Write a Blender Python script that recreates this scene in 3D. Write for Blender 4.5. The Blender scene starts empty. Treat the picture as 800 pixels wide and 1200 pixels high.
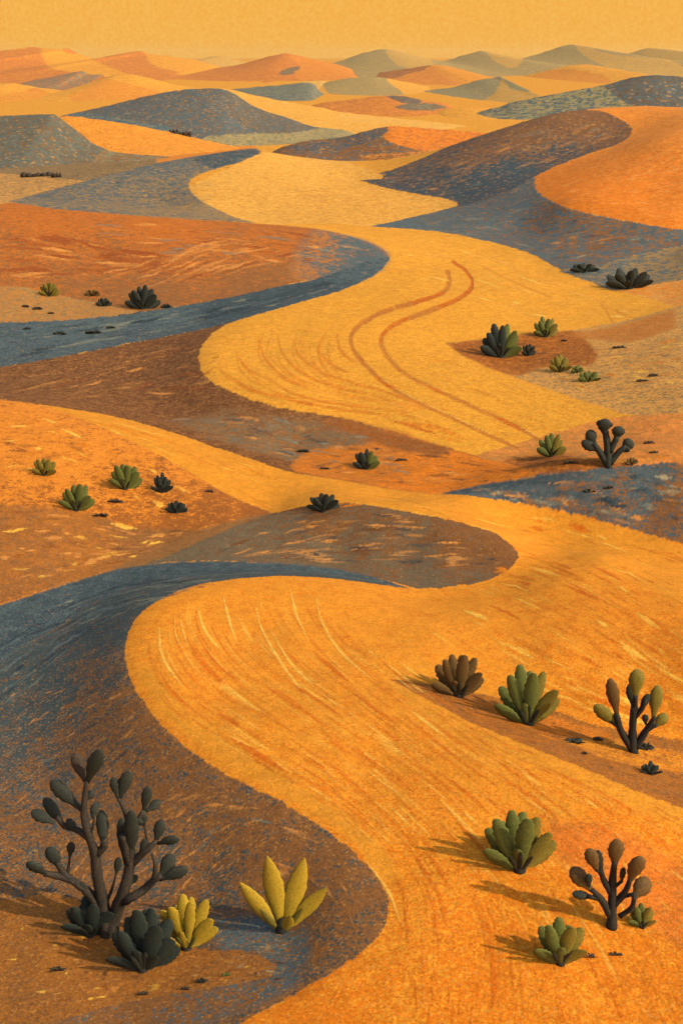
import bpy, bmesh, math, random
import numpy as np
from mathutils import Vector, Matrix

SC = bpy.context.scene
COL = SC.collection
R = math.radians
rng = random.Random(7)
nrng = np.random.RandomState(11)

# ------------------------------------------------------------------ camera
H = 14.0            # eye height above the desert floor (a tall dune behind the viewer)
F = 1448.0          # focal length in photograph pixels (photograph 800 x 1200)
PITCH = R(20.3)
CP, SP = math.cos(PITCH), math.sin(PITCH)

def ray(u, v):
    a = (u - 400.0) / F
    b = (600.0 - v) / F
    return (a, CP + b * SP, -SP + b * CP)

def unproject(u, v, h):
    d = ray(u, v)
    t = (h - H) / d[2]
    return d[0] * t, d[1] * t

def project(x, y, z):
    zz = z - H
    dep = y * CP - zz * SP
    up = y * SP + zz * CP
    return 400 + F * x / dep, 600 - F * up / dep

cam = bpy.data.cameras.new('camera')
cam_o = bpy.data.objects.new('camera', cam)
COL.objects.link(cam_o)
cam.sensor_fit = 'VERTICAL'
cam.sensor_height = 36.0
cam.lens = 36.0 * F / 1200.0
cam.clip_start = 0.1
cam.clip_end = 20000
cam_o.location = (0, 0, H)
cam_o.rotation_euler = (math.pi / 2 - PITCH, 0, 0)
SC.camera = cam_o

# ------------------------------------------------------------------ light
SUN_EL = R(35)
SUN_AZ = R(-27)      # angle of the sun from +x, towards the viewer's side
sd = Vector((math.cos(SUN_EL) * math.cos(SUN_AZ), math.cos(SUN_EL) * math.sin(SUN_AZ), math.sin(SUN_EL)))
sun = bpy.data.lights.new('sun', 'SUN')
sun.energy = 3.3
sun.color = (1.0, 0.86, 0.66)
sun.angle = R(0.5)
so = bpy.data.objects.new('sun', sun)
COL.objects.link(so)
so.rotation_euler = sd.to_track_quat('Z', 'Y').to_euler()
so.location = (60, -40, 60)

HAZE = 0.00004
EXPO = 0.78
SC.view_settings.view_transform = 'Standard'
SC.view_settings.look = 'None'
SC.view_settings.gamma = 1
SC.view_settings.exposure = EXPO
try:
    SC.view_settings.use_curve_mapping = False
except Exception:
    pass

def lin(c):
    r = []
    for k in c:
        k = k / 255.0
        r.append(k / 12.92 if k <= 0.04045 else ((k + 0.055) / 1.055) ** 2.4)
    return r

# illumination (sun + sky, after exposure) on an open sunlit slope: turns a
# colour seen in the picture into the albedo that shows it
GAIN = (1.72, 1.62, 1.62)
def alb(c, k=1.0):
    l = lin(c)
    return [min(0.92, max(0.002, k * l[i] / GAIN[i])) for i in range(3)]

world = bpy.data.worlds.new('World')
SC.world = world
world.use_nodes = True
wn = world.node_tree
wn.nodes.clear()
def wnode(t, **kw):
    n = wn.nodes.new(t)
    for k, v in kw.items():
        setattr(n, k, v)
    return n
sky = wnode('ShaderNodeTexSky', sky_type='NISHITA', sun_disc=False)
sky.sun_elevation = SUN_EL
sky.sun_rotation = math.pi / 2 - SUN_AZ
sky.dust_density = 3.0
sky.air_density = 1.2
sky.ozone_density = 1.6
bg = wnode('ShaderNodeBackground')
SKYS = 0.15
bg.inputs['Strength'].default_value = SKYS
# blowing sand low over the horizon tints the lowest band of the sky golden
geo = wnode('ShaderNodeTexCoord')
sep = wnode('ShaderNodeSeparateXYZ')
ramp = wnode('ShaderNodeMapRange')
ramp.interpolation_type = 'SMOOTHSTEP'
ramp.inputs['From Min'].default_value = 0.03
ramp.inputs['From Max'].default_value = 0.32
ramp.inputs['To Min'].default_value = 1.0
ramp.inputs['To Max'].default_value = 0.0
nz = wnode('ShaderNodeTexNoise')
nz.inputs['Scale'].default_value = 420.0
nz.inputs['Detail'].default_value = 5.0
dust = wnode('ShaderNodeMix', data_type='RGBA')
gold_sky = [c / (0.15 * 2 ** EXPO) for c in lin((247, 184, 84))]
gold_sky2 = [c / (0.15 * 2 ** EXPO) for c in lin((243, 172, 68))]
dust.inputs[6].default_value = (*gold_sky2, 1)
dust.inputs[7].default_value = (*gold_sky, 1)
nmap = wnode('ShaderNodeMapRange')
nmap.inputs['From Min'].default_value = 0.35
nmap.inputs['From Max'].default_value = 0.65
mx = wnode('ShaderNodeMix', data_type='RGBA')
out = wnode('ShaderNodeOutputWorld')
L = wn.links.new
L(geo.outputs['Generated'], sep.inputs[0])
L(geo.outputs['Generated'], nz.inputs['Vector'])
L(nz.outputs['Fac'], nmap.inputs['Value'])
L(nmap.outputs[0], dust.inputs[0])
L(sep.outputs['Z'], ramp.inputs['Value'])
L(ramp.outputs[0], mx.inputs[0])
L(sky.outputs[0], mx.inputs[6])
L(dust.outputs[2], mx.inputs[7])
L(mx.outputs[2], bg.inputs['Color'])
L(bg.outputs[0], out.inputs['Surface'])

# ------------------------------------------------------------------ helpers
def spline(pts, step=7.0):
    """Catmull-Rom through 2..n-dimensional points, resampled at about `step`."""
    P = np.array(pts, float)
    if len(P) < 3:
        n = max(2, int(np.linalg.norm(P[-1, :2] - P[0, :2]) / step) + 1)
        return P[0] + (P[-1] - P[0]) * np.linspace(0, 1, n)[:, None]
    Q = np.vstack([2 * P[0] - P[1], P, 2 * P[-1] - P[-2]])
    outp = []
    for i in range(1, len(Q) - 2):
        p0, p1, p2, p3 = Q[i - 1], Q[i], Q[i + 1], Q[i + 2]
        n = max(1, int(np.linalg.norm(p2[:2] - p1[:2]) / step))
        for k in range(n):
            t = k / n
            outp.append(0.5 * ((2 * p1) + (-p0 + p2) * t + (2 * p0 - 5 * p1 + 4 * p2 - p3) * t * t + (-p0 + 3 * p1 - 3 * p2 + p3) * t ** 3))
    outp.append(P[-1])
    return np.array(outp)

def tag(o, label=None, cat=None, group=None, kind=None):
    if label: o['label'] = label
    if cat: o['category'] = cat
    if group: o['group'] = group
    if kind: o['kind'] = kind
    return o

def vnoise(x, y, seed=0):
    """smooth value noise, vectorised"""
    xi = np.floor(x).astype(np.int64); yi = np.floor(y).astype(np.int64)
    fx = x - xi; fy = y - yi
    fx = fx * fx * (3 - 2 * fx); fy = fy * fy * (3 - 2 * fy)
    def hsh(a, b):
        n = (a * 374761393 + b * 668265263 + seed * 974711) & 0x7fffffff
        n = ((n ^ (n >> 13)) * 1274126177) & 0x7fffffff
        return ((n ^ (n >> 16)) & 0xffff) / 65535.0
    v00 = hsh(xi, yi); v10 = hsh(xi + 1, yi); v01 = hsh(xi, yi + 1); v11 = hsh(xi + 1, yi + 1)
    return (v00 * (1 - fx) + v10 * fx) * (1 - fy) + (v01 * (1 - fx) + v11 * fx) * fy

# ------------------------------------------------------------------ terrain heights
# crest and foot lines of the dunes: (u, v) in the photograph and their height in metres
CURVES = [
 # great S-shaped crest in the foreground
 [(480, 690, 0.25),(430, 683, 0.4),(380, 677, 0.55),(330, 675, 0.68),(290, 677, 0.76),(250, 682, 0.84),(210, 692, 0.92),(180, 707, 0.98),(158, 727, 1.03),(148, 750, 1.06),(147, 775, 1.1),(155, 800, 1.1),(170, 825, 1.1),(195, 855, 1.1),(230, 885, 1.1),(270, 910, 1.1),(320, 935, 1.1),(370, 965, 1.1),(410, 995, 1.06),(440, 1025, 1.0),(452, 1045, 0.95),(455, 1065, 0.92),(450, 1085, 0.88),(440, 1100, 0.85),(410, 1125, 0.78),(370, 1150, 0.7),(330, 1173, 0.62),(280, 1200, 0.55),(200, 1245, 0.45),(-80, 1400, 0.3)],
 # outer edge of its dark face
 [(-80,735,.2),(0,710,.25),(60,690,.3),(120,672,.3),(170,662,.3),(230,658,.3),(300,659,.3),(380,665,.3),(440,677,.25)],
 # left mound
 [(-80,455,1.5),(0,468,1.5),(50,475,1.45),(80,485,1.4),(130,505,1.25),(200,540,.95),(270,580,.6),(325,603,.4)],
 # brown lobe
 [(200,650,.3),(240,632,.4),(290,612,.5),(340,598,.7),(390,590,.9),(430,592,1.0),(480,600,1.0),(540,613,.9),(580,625,.7),(603,643,.5),(606,655,.4),(595,668,.35),(570,680,.3),(530,687,.25),(490,690,.2)],
 # crest of the front dune above the right wedge
 [(455,795,1.05),(510,825,1.15),(560,850,1.2),(640,883,1.2),(700,907,1.15),(740,925,1.1),(800,948,1.0),(880,985,.9)],
 [(500,800,.95),(570,815,.75),(640,830,.6),(700,850,.5),(800,868,.4),(880,880,.4)],
 # shade-coloured dune on the right
 [(520,578,.3),(560,570,.5),(620,560,.85),(680,551,1.15),(740,545,1.35),(800,542,1.5),(880,540,1.6)],
 [(580,585,.2),(640,595,.1),(690,607,.05),(740,620,0),(800,637,0),(880,655,0)],
 # golden lobe edge
 [(345,355,.95),(300,368,.95),(262,382,.95),(240,400,.95),(233,420,.95),(240,440,.95),(262,455,.9),(300,470,.85),(345,481,.8),(400,490,.65),(450,503,.5),(500,518,.4),(560,535,.3),(620,548,.3)],
 [(130,487,.9),(190,503,.7),(240,520,.5),(300,540,.4),(340,553,.35),(400,563,.3),(470,575,.3)],
 # rust dune on the left
 [(-80,230,4.4),(0,235,3.9),(60,243,3.7),(140,250,3.3),(210,255,2.9),(300,262,2.3),(340,265,2.1),(380,270,1.9),(420,280,1.6),(445,290,1.4),(455,302,1.2),(445,318,1.0)],
 [(-80,382,.5),(0,378,.5),(80,375,.55),(170,365,.6),(260,350,.75),(330,335,.9),(400,318,1.0)],
 [(-80,445,.3),(0,430,.3),(60,420,.35),(150,403,.45),(240,385,.7)],
 # wedge on the right
 [(522,402,.5),(545,400,.45),(600,393,.4),(660,388,.4),(720,378,.5),(760,368,.65),(800,357,.85),(880,335,1.2)],
 [(545,418,.45),(590,437,.4),(640,455,.4),(700,475,.45),(760,484,.7),(800,484,.9),(880,483,1.1)],
 # golden track, right edge
 [(430,265,.8),(500,270,.7),(560,280,.6),(620,297,.45),(660,318,.4),(720,340,.4),(770,352,.5)],
 [(655,317,.4),(700,310,.7),(740,300,.9),(800,287,1.2),(880,275,1.5)],
 # the double-S crest of the two big dunes on the right
 [(415,210,.6),(470,195,1.7),(530,170,3.6),(590,150,5.6),(640,135,7.0),(680,128,7.6),(710,132,7.4),(735,145,6.4),(740,155,5.7),(725,168,4.9),(690,180,4.0),(650,195,3.1),(625,208,2.5),(630,225,2.5),(655,240,2.5),(690,250,2.4),(740,260,2.2),(800,268,2.1),(880,280,2.0)],
 [(415,213,.55),(460,222,.5),(500,230,.5),(535,238,.55)],
 [(700,127,7.7),(740,125,7.8),(800,126,7.9),(880,128,8.0)],
 # crest of the pale dune in the middle
 [(20,234,.6),(100,212,1.3),(180,192,2.0),(250,180,2.5),(300,175,2.7),(306,178,2.6),(285,188,2.3),(245,200,1.8),(225,210,1.5),(222,222,1.3),(235,235,1.1),(260,248,.95),(300,260,.85)],
]
SPOTS = [
 (60,900,.05),(-60,900,-.1),(0,1000,-.05),(130,1090,.0),(250,1050,.25),(340,1080,.45),(0,800,.1),(80,740,.2),(60,1120,.0),(0,1190,.0),(150,1190,.15),(-80,1080,-.1),(150,930,.45),(230,980,.5),
 (100,560,1.0),(50,620,.7),(200,620,.35),(0,690,.35),(0,560,1.2),
 (300,565,.5),(450,588,.35),(560,610,.35),(700,650,.5),(800,680,.6),(640,680,.6),
 (400,640,.35),(480,650,.35),(320,635,.35),(550,660,.35),
 (500,740,.95),(650,760,1.0),(800,760,1.15),(700,820,.75),(880,800,1.3),(560,720,.8),
 (600,840,.75),(740,885,.5),(800,910,.4),
 (350,800,1.12),(450,900,1.15),(600,960,1.1),(600,1100,.9),(700,1030,.95),(800,1000,.85),(800,1150,.7),(500,1180,.8),(280,740,1.0),(400,740,.98),(250,820,1.12),(520,1060,1.0),(880,1100,.8),
 (700,530,.6),(800,510,.8),(640,525,.35),(880,510,1.0),(760,590,.5),(680,585,.45),
 (100,450,.4),(200,480,.4),(350,520,.15),(450,545,.15),(550,560,.25),(0,450,.4),(200,430,.55),
 (0,400,.3),(240,375,.6),(350,345,.85),
 (100,300,1.9),(250,300,1.7),(350,300,1.5),(0,310,2.0),
 (500,300,1.0),(420,400,.85),(600,330,.65),(700,365,.4),(400,470,.6),(600,450,.45),(600,505,.35),(300,420,.9),(480,350,.9),
 (600,415,.15),(700,430,.6),(800,420,1.1),(880,420,1.3),
 (740,325,.45),(800,345,.6),
 (560,262,.9),(620,265,1.0),(600,245,1.6),(700,290,.9),(800,278,1.6),
 (560,200,2.4),(620,185,3.4),(680,160,5.2),(500,215,1.2),
 (800,200,4.2),(720,215,3.5),(780,160,6.2),(880,200,4.6),(760,235,2.8),
 (400,230,.8),(350,205,1.3),(460,235,.6),(330,185,2.0),(300,225,1.1),
 (200,240,.5),(260,250,.6),(150,225,.9),
]
cx = []
def plan(x, y):           # camera-centred coordinates in which near and far relief are comparable
    return x / y, 0.55 * math.log(y)
for c in CURVES:
    for (u, v, h) in spline(c, 13.0):
        x, y = unproject(u, v, h)
        cx.append((*plan(x, y), h))
for (u, v, h) in SPOTS:
    x, y = unproject(u, v, h)
    cx.append((*plan(x, y), h))
for d in (185, 230, 300, 450, 800, 2000, 5000):     # level floor beyond the big dunes
    for X in np.linspace(-.9, .9, 13):
        cx.append((*plan(X * d, d), -.6))
for d in (11, 7, 4):
    for X in np.linspace(-.9, .9, 7):
        cx.append((*plan(X * d, d), 0.3))
for d in (18, 25, 35, 50, 75, 110, 150):
    for X in (-.95, -.7, -.5, .5, .7, .95):
        cx.append((*plan(X * d, d), .5 + d * .006))
cx = np.array(cx)
E2 = 0.018 ** 2
D = np.sqrt((cx[:, None, 0] - cx[None, :, 0]) ** 2 + (cx[:, None, 1] - cx[None, :, 1]) ** 2 + E2)
n = len(cx)
A = np.zeros((n + 1, n + 1)); A[:n, :n] = -D - np.eye(n) * -0.004; A[:n, n] = 1; A[n, :n] = 1
A[:n, :n] = -D + np.eye(n) * 0.004
W = np.linalg.solve(A, np.append(cx[:, 2], 0))

dense = np.arange(-.362, .3621, .00098)
mg = .362 + np.cumsum(np.linspace(.002, .022, 45))
Xs = np.concatenate([-mg[::-1], dense, mg])
ys = [4.0]
while ys[-1] < 6000:
    y = ys[-1]
    if y < 13: d = .25
    elif y < 45: d = y * .00165
    elif y < 95: d = .17
    elif y < 182: d = .3
    elif y < 400: d = 2.0
    else: d = y * .03
    ys.append(y + d)
Ys = np.array(ys)
NC, NR = len(Xs), len(Ys)

def upsample(small, ii, n):
    i = np.arange(n); j = np.clip(np.searchsorted(ii, i, 'right') - 1, 0, len(ii) - 2)
    t = (i - ii[j]) / (ii[j + 1] - ii[j])
    return small[j] * (1 - t)[:, None] + small[j + 1] * t[:, None]
ci = np.unique(np.append(np.arange(0, NC, 3), NC - 1)); ri = np.unique(np.append(np.arange(0, NR, 3), NR - 1))
gx, gy = np.meshgrid(Xs[ci], 0.55 * np.log(Ys[ri]))
px = gx.ravel().astype(np.float32); py = gy.ravel().astype(np.float32)
hs = np.zeros(len(px), np.float32)
c32 = cx.astype(np.float32); w32 = W.astype(np.float64)
for s in range(0, len(px), 8000):
    e = s + 8000
    dd = np.sqrt((px[s:e, None] - c32[None, :, 0]) ** 2 + (py[s:e, None] - c32[None, :, 1]) ** 2 + np.float32(E2))
    hs[s:e] = -(dd.astype(np.float64) @ w32[:n]) + w32[n]
hs = hs.reshape(gx.shape)
Z = upsample(upsample(hs, ri, NR).T, ci, NC).T
def blur(a, k=1):
    for _ in range(k):
        p = np.pad(a, 1, mode='edge')
        a = (p[:-2, 1:-1] + p[2:, 1:-1] + 2 * p[1:-1, 1:-1]) / 4
        p = np.pad(a, 1, mode='edge')
        a = (p[1:-1, :-2] + p[1:-1, 2:] + 2 * p[1:-1, 1:-1]) / 4
    return a
Z = blur(Z, 3)
GX = Xs[None, :] * Ys[:, None]
GY = np.repeat(Ys[:, None], NC, 1)
Z += (vnoise(GX * .9, GY * .9, 3) - .5) * .05 + (vnoise(GX * .31, GY * .31, 4) - .5) * .10

def column(X):
    return int(np.clip(np.searchsorted(Xs, X), 0, NC - 1))
def ground(u, v):
    """where the sight line of a photograph point meets the sand: x, y, z"""
    d = ray(u, v)
    X = d[0] / d[1]
    j = column(X)
    if 0 < j and abs(Xs[j - 1] - X) < abs(Xs[j] - X): j -= 1
    zr = H + d[2] / d[1] * Ys
    hit = np.nonzero(zr <= Z[:, j])[0]
    i = hit[0] if len(hit) else NR - 1
    if i > 0:
        a0 = zr[i - 1] - Z[i - 1, j]; a1 = zr[i] - Z[i, j]
        t = a0 / (a0 - a1) if a0 != a1 else 1
        y = Ys[i - 1] + (Ys[i] - Ys[i - 1]) * t
        z = Z[i - 1, j] + (Z[i, j] - Z[i - 1, j]) * t
    else:
        y = Ys[i]; z = Z[i, j]
    return X * y, y, z

# ------------------------------------------------------------------ sands of the desert floor
GOLD, GOLD2 = alb((227, 153, 44)), alb((220, 139, 36))
ORNG, ORNG2 = alb((233, 143, 36)), alb((222, 118, 22))
RUST, RUST2 = alb((188, 108, 36)), alb((150, 82, 28))
BRWN, BRWN2 = alb((146, 92, 46)), alb((112, 68, 34))
SHADE, SHADE2 = alb((88, 97, 94)), alb((66, 76, 77))  # blue-grey of the shaded slopes, put into the sand colour
TAUP, TAUP2 = alb((156, 118, 70)), alb((124, 98, 68))
TAN_, TAN2 = alb((214, 146, 66)), alb((188, 120, 52))
FORG = alb((222, 138, 48))
colA = np.zeros((NR, NC, 3), np.float32); colA[:] = GOLD
colB = np.zeros((NR, NC, 3), np.float32); colB[:] = GOLD2
MIX = np.full((NR, NC), .35, np.float32)
LY = np.log(Ys)
JX = (vnoise(GX * 1.3, GY * .6, 21) - .5)
# ragged sand boundaries
wob = (vnoise(np.arange(NC)[None, :] * .16 + 0 * LY[:, None], np.arange(NR)[:, None] * .16 + 0 * Xs[None, :], 22) - .5)

wob = wob * .6 + (vnoise(np.arange(NC)[None, :] * .45 + 0 * LY[:, None], np.arange(NR)[:, None] * .45 + 0 * Xs[None, :], 23) - .5) * .75
def cast_poly(pts, step=4.0, closed_spline=False):  # image pixel outlines cast from the camera onto the terrain
    return [(x / y, math.log(y)) for (x, y, z) in (ground(u, v) for (u, v) in pts)]

def inside(poly):
    P = np.array(poly)
    x0, x1 = P[:, 0].min(), P[:, 0].max(); y0, y1 = P[:, 1].min(), P[:, 1].max()
    c0 = max(0, np.searchsorted(Xs, x0) - 2); c1 = min(NC, np.searchsorted(Xs, x1) + 2)
    r0 = max(0, np.searchsorted(LY, y0) - 2); r1 = min(NR, np.searchsorted(LY, y1) + 2)
    sx = Xs[None, c0:c1] + wob[r0:r1, c0:c1] * .0022
    sy = LY[r0:r1, None] + wob[r0:r1, c0:c1][::-1, ::-1] * .004
    m = np.zeros((r1 - r0, c1 - c0), bool)
    for k in range(len(P)):
        ax, ay = P[k]; bx, by = P[(k + 1) % len(P)]
        if ay == by: continue
        lo, hi = (ay, by) if ay < by else (by, ay)
        a0 = max(0, np.searchsorted(LY[r0:r1], lo) - 3); a1 = min(r1 - r0, np.searchsorted(LY[r0:r1], hi) + 3)
        if a1 <= a0: continue
        yy = sy[a0:a1]
        cr = ((yy < by) != (yy < ay))
        xx = ax + (yy - ay) * (bx - ax) / (by - ay)
        m[a0:a1] ^= cr & (sx[a0:a1] < xx)
    return m, (r0, r1, c0, c1)

def region(edges, a, b, mix=.35, feather=0):
    """edges: list of point lists in photograph coordinates, each a smooth curve, joined in turn.
    mix: share of sand b, a number or [(u, v, share), ...]"""
    pts = []
    for q, e in enumerate(edges):
        pts += [tuple(p) for p in spline(e, 5.0)]
        # past the picture's sides each patch of sand runs out in a tongue
        p0, p1 = e[-1], edges[(q + 1) % len(edges)][0]
        for sg, out in ((1, p0[0] > 860 and p1[0] > 860), (-1, p0[0] < -60 and p1[0] < -60)):
            if out and 22 < abs(p1[1] - p0[1]) < 420:
                ux = max(p0[0] * sg, p1[0] * sg) + 40; dv = p1[1] - p0[1]
                pts += [tuple(p) for p in spline([p0, (sg * (ux + 60), p0[1] + dv * .12), (sg * (ux + 200), p0[1] + dv * .3), (sg * (ux + 290), p0[1] + dv * .55), (sg * (ux + 190), p0[1] + dv * .8), (sg * (ux + 60), p0[1] + dv * .93), p1], 12.0)]
    m, (r0, r1, c0, c1) = inside(cast_poly(pts))
    if isinstance(mix, (int, float)):
        t = np.full(m.shape, mix, np.float32)
    else:
        num = 0; den = 0
        for (u, v, s) in mix:
            x, y, z = ground(u, v)
            w = 1 / (((Xs[None, c0:c1] - x / y) * 1.0) ** 2 + ((LY[r0:r1, None] - math.log(y)) * .45) ** 2 + 1e-5) ** 1.5
            num = num + w * s; den = den + w
        t = (num / den).astype(np.float32)
    k = m.astype(np.float32)
    if feather: k = blur(k, feather)
    k3 = k[..., None]
    A_ = colA[r0:r1, c0:c1]; B_ = colB[r0:r1, c0:c1]
    A_[:] = A_ * (1 - k3) + np.array(a) * k3
    B_[:] = B_ * (1 - k3) + np.array(b) * k3
    MIX[r0:r1, c0:c1] = MIX[r0:r1, c0:c1] * (1 - k) + t * k

def rev(l): return l[::-1]
def uv(l): return [(p[0], p[1]) for p in l]

T_main = uv(CURVES[0]); T_outer = uv(CURVES[1]) + [(480, 690)]
# orange lower half of the foreground
region([[(-600,1400),(-600,760),(147,680)],[(147,680),(400,640),(640,590),(1000,640),(1500,660)],[(1500,660),(1500,1400)]], ORNG, ORNG2,
       [(250,720,.2),(640,620,.15),(800,660,.25),(700,750,.35),(800,800,.6),(450,780,.1),(350,870,.15),(560,900,.1),(700,1000,.65),(560,1140,.75),(350,1190,.85),(800,1180,.75),(650,930,.2),(500,1000,.4)])
# pale band round the bend
region([[(480,765),(560,800),(640,850),(760,905),(880,960)],[(880,1010),(760,955),(640,905),(540,870),(470,815),(480,765)]], GOLD2, ORNG, .35, 14)
region([[(155,790),(230,872),(320,925),(400,975),(450,1030)],[(475,1030),(420,965),(330,905),(250,850),(180,790),(155,790)]], GOLD2, ORNG, .35, 8)
# left mound, with a brown shadow painted at its right tip
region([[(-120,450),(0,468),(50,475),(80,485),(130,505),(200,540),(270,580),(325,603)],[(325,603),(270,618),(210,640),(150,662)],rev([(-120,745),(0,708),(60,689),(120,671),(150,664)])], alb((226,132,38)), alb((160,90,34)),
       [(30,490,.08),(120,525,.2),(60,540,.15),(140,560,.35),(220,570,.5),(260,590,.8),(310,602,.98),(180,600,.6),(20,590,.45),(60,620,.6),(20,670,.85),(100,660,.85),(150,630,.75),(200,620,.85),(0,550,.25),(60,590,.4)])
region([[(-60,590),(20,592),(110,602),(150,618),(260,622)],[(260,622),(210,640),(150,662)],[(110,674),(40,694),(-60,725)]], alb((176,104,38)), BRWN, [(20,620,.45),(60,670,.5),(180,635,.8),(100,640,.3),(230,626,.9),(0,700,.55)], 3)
# brown shading painted between the left mound and the lobe
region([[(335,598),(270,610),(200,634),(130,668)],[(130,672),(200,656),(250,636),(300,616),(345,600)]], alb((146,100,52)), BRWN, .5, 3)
# golden path from the left to the centre
region([[(60,476),(130,487),(190,503),(240,520),(300,540),(340,553),(400,563),(470,575),(560,580),(700,610),(900,670)],[(900,760),(760,690),(640,640),(605,640),(540,611),(430,590),(380,590),(325,603)],[(325,603),(270,580),(200,540),(130,505),(80,485),(50,475)]], GOLD2, ORNG,
       [(150,500,.25),(300,560,.3),(500,590,.35),(640,620,.6),(800,690,.9)], 2)
# brown slope below the golden lobe
region([[(-120,445),(0,430),(60,420),(150,403),(240,385),(300,369)],rev([(620,548),(560,535),(500,518),(450,503),(400,490),(345,481),(300,470),(262,455),(240,440),(233,420),(240,400),(262,382),(300,369)]),[(655,552),(600,562),(520,578)],rev([(-120,455),(0,468),(60,476),(130,487),(190,503),(240,520),(300,540),(340,553),(400,563),(470,575),(520,578)])], BRWN, BRWN2,
       [(60,450,.45),(200,430,.6),(150,470,.55),(300,500,.55),(240,400,.75)])
region([[(260,480),(345,490),(430,504),(500,524),(560,540)],[(560,540),(470,555),(380,548),(300,530),(240,510),(200,492)]], TAUP2, BRWN, .45, 10)
region([[(340,545),(365,528),(430,520),(450,503),(500,518),(560,535),(620,548),(655,552)],[(600,562),(520,578),(470,575),(400,563),(345,553)]], RUST, ORNG2,
       [(380,545,.3),(500,560,.6),(620,552,.8),(440,530,.15)], 3)
region([[(400,490),(450,503),(500,518),(530,526)],[(510,535),(450,523),(400,505),(370,492)]], RUST2, BRWN, .4, 4)
# orange ground right of it
region([[(596,522),(640,510),(690,495),(740,487),(800,484),(920,483)],[(920,560),(800,545),(720,549),(655,555),(620,548),(560,535),(596,522)]], alb((226,132,54)), TAN2, [(640,540,.5),(760,510,.45),(620,545,.8)])
region([[(585,540),(640,533),(700,538),(740,548)],[(690,552),(640,556),(585,540)]], RUST2, RUST, .4, 3)
# right dune, its shaded face painted blue-grey
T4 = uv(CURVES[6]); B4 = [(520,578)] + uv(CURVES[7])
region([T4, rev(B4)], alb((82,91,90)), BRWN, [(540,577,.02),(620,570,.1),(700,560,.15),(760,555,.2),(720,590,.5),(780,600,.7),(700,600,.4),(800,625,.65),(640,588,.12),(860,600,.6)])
region([[(515,579),(560,569),(620,559),(680,550)],[(690,555),(620,567),(560,577),(515,579)]], SHADE2, SHADE, .3, 2)
# brown lobe, its shade painted in as grey and brown
region([[(170,661),(200,650),(240,632),(290,611),(340,597),(390,590),(430,592),(480,600),(540,613),(580,625),(603,643),(606,655),(595,668),(570,680),(530,687),(490,690)],rev([(170,661),(230,657),(300,659),(380,665),(440,677),(490,690)])], alb((112,92,66)), alb((128,80,40)),
       [(230,645,.1),(300,640,.25),(380,610,.65),(450,620,.6),(540,640,.8),(590,650,.95),(440,660,.35),(380,655,.15),(500,680,.2),(560,675,.6)])
# great dark face, its shade painted as blue-grey and brown sand colour
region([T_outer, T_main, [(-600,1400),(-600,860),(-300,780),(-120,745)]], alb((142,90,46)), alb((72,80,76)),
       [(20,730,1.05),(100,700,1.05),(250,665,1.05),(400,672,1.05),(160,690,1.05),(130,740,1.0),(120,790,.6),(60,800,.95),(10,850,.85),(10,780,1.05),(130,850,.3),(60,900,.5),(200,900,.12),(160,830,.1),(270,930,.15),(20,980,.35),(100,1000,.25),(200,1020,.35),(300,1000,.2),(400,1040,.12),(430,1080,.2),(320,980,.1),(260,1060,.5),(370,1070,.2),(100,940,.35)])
region([T_outer, rev([(100,712),(150,690),(210,678),(290,672),(380,673),(480,690)]), [(60,740),(-60,800),(-120,745)]], SHADE2, SHADE, .35, 3)
region([[(230,1080),(262,1072),(330,1076),(362,1085)],[(365,1110),(350,1150),(300,1178)],[(200,1215),(40,1260),(60,1200),(200,1160),(270,1150),(250,1100)]], SHADE, BRWN, [(300,1090,.15),(340,1120,.3),(280,1170,.65),(150,1195,.85)], 16)  # blue shadow patch painted into the sand by the agave
# sandy mound at the foot of the dead tree
MOUND_ = alb((170, 102, 38))
region([[(-120,1060),(0,1056),(60,1048),(110,1062),(180,1100),(230,1112),(285,1114),(312,1124),(325,1134)],[(318,1145),(280,1153),(200,1166),(120,1182),(60,1200)],[(0,1215),(-120,1250)]], MOUND_, BRWN,
       [(40,1070,.4),(60,1130,.2),(200,1140,.3),(300,1133,.5),(40,1180,.5),(0,1120,.3)])
# right wedge
region([[(455,795),(500,801),(570,815),(640,830),(700,850),(800,868),(920,885)],rev([(455,795),(510,825),(560,850),(640,883),(700,907),(740,925),(800,948),(920,1000)])], alb((174,100,32)), BRWN,
       [(480,803,.3),(600,850,.15),(700,880,.3),(800,930,.4),(780,880,.35)])
region([[(660,868),(720,866),(790,880),(860,895)],[(800,905),(720,892),(660,868)]], ORNG, RUST, .45, 4)
region([[(560,822),(640,838),(700,856),(720,866)],[(660,862),(600,845),(560,822)]], ORNG2, RUST, .5, 4)
# rust-red hollow among the right hand cacti
region([[(640,960),(720,970),(800,1010),(900,1050)],[(900,1130),(800,1110),(760,1085),(700,1040),(650,1000),(640,960)]], alb((226,118,34)), RUST, .25, 22)
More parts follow.
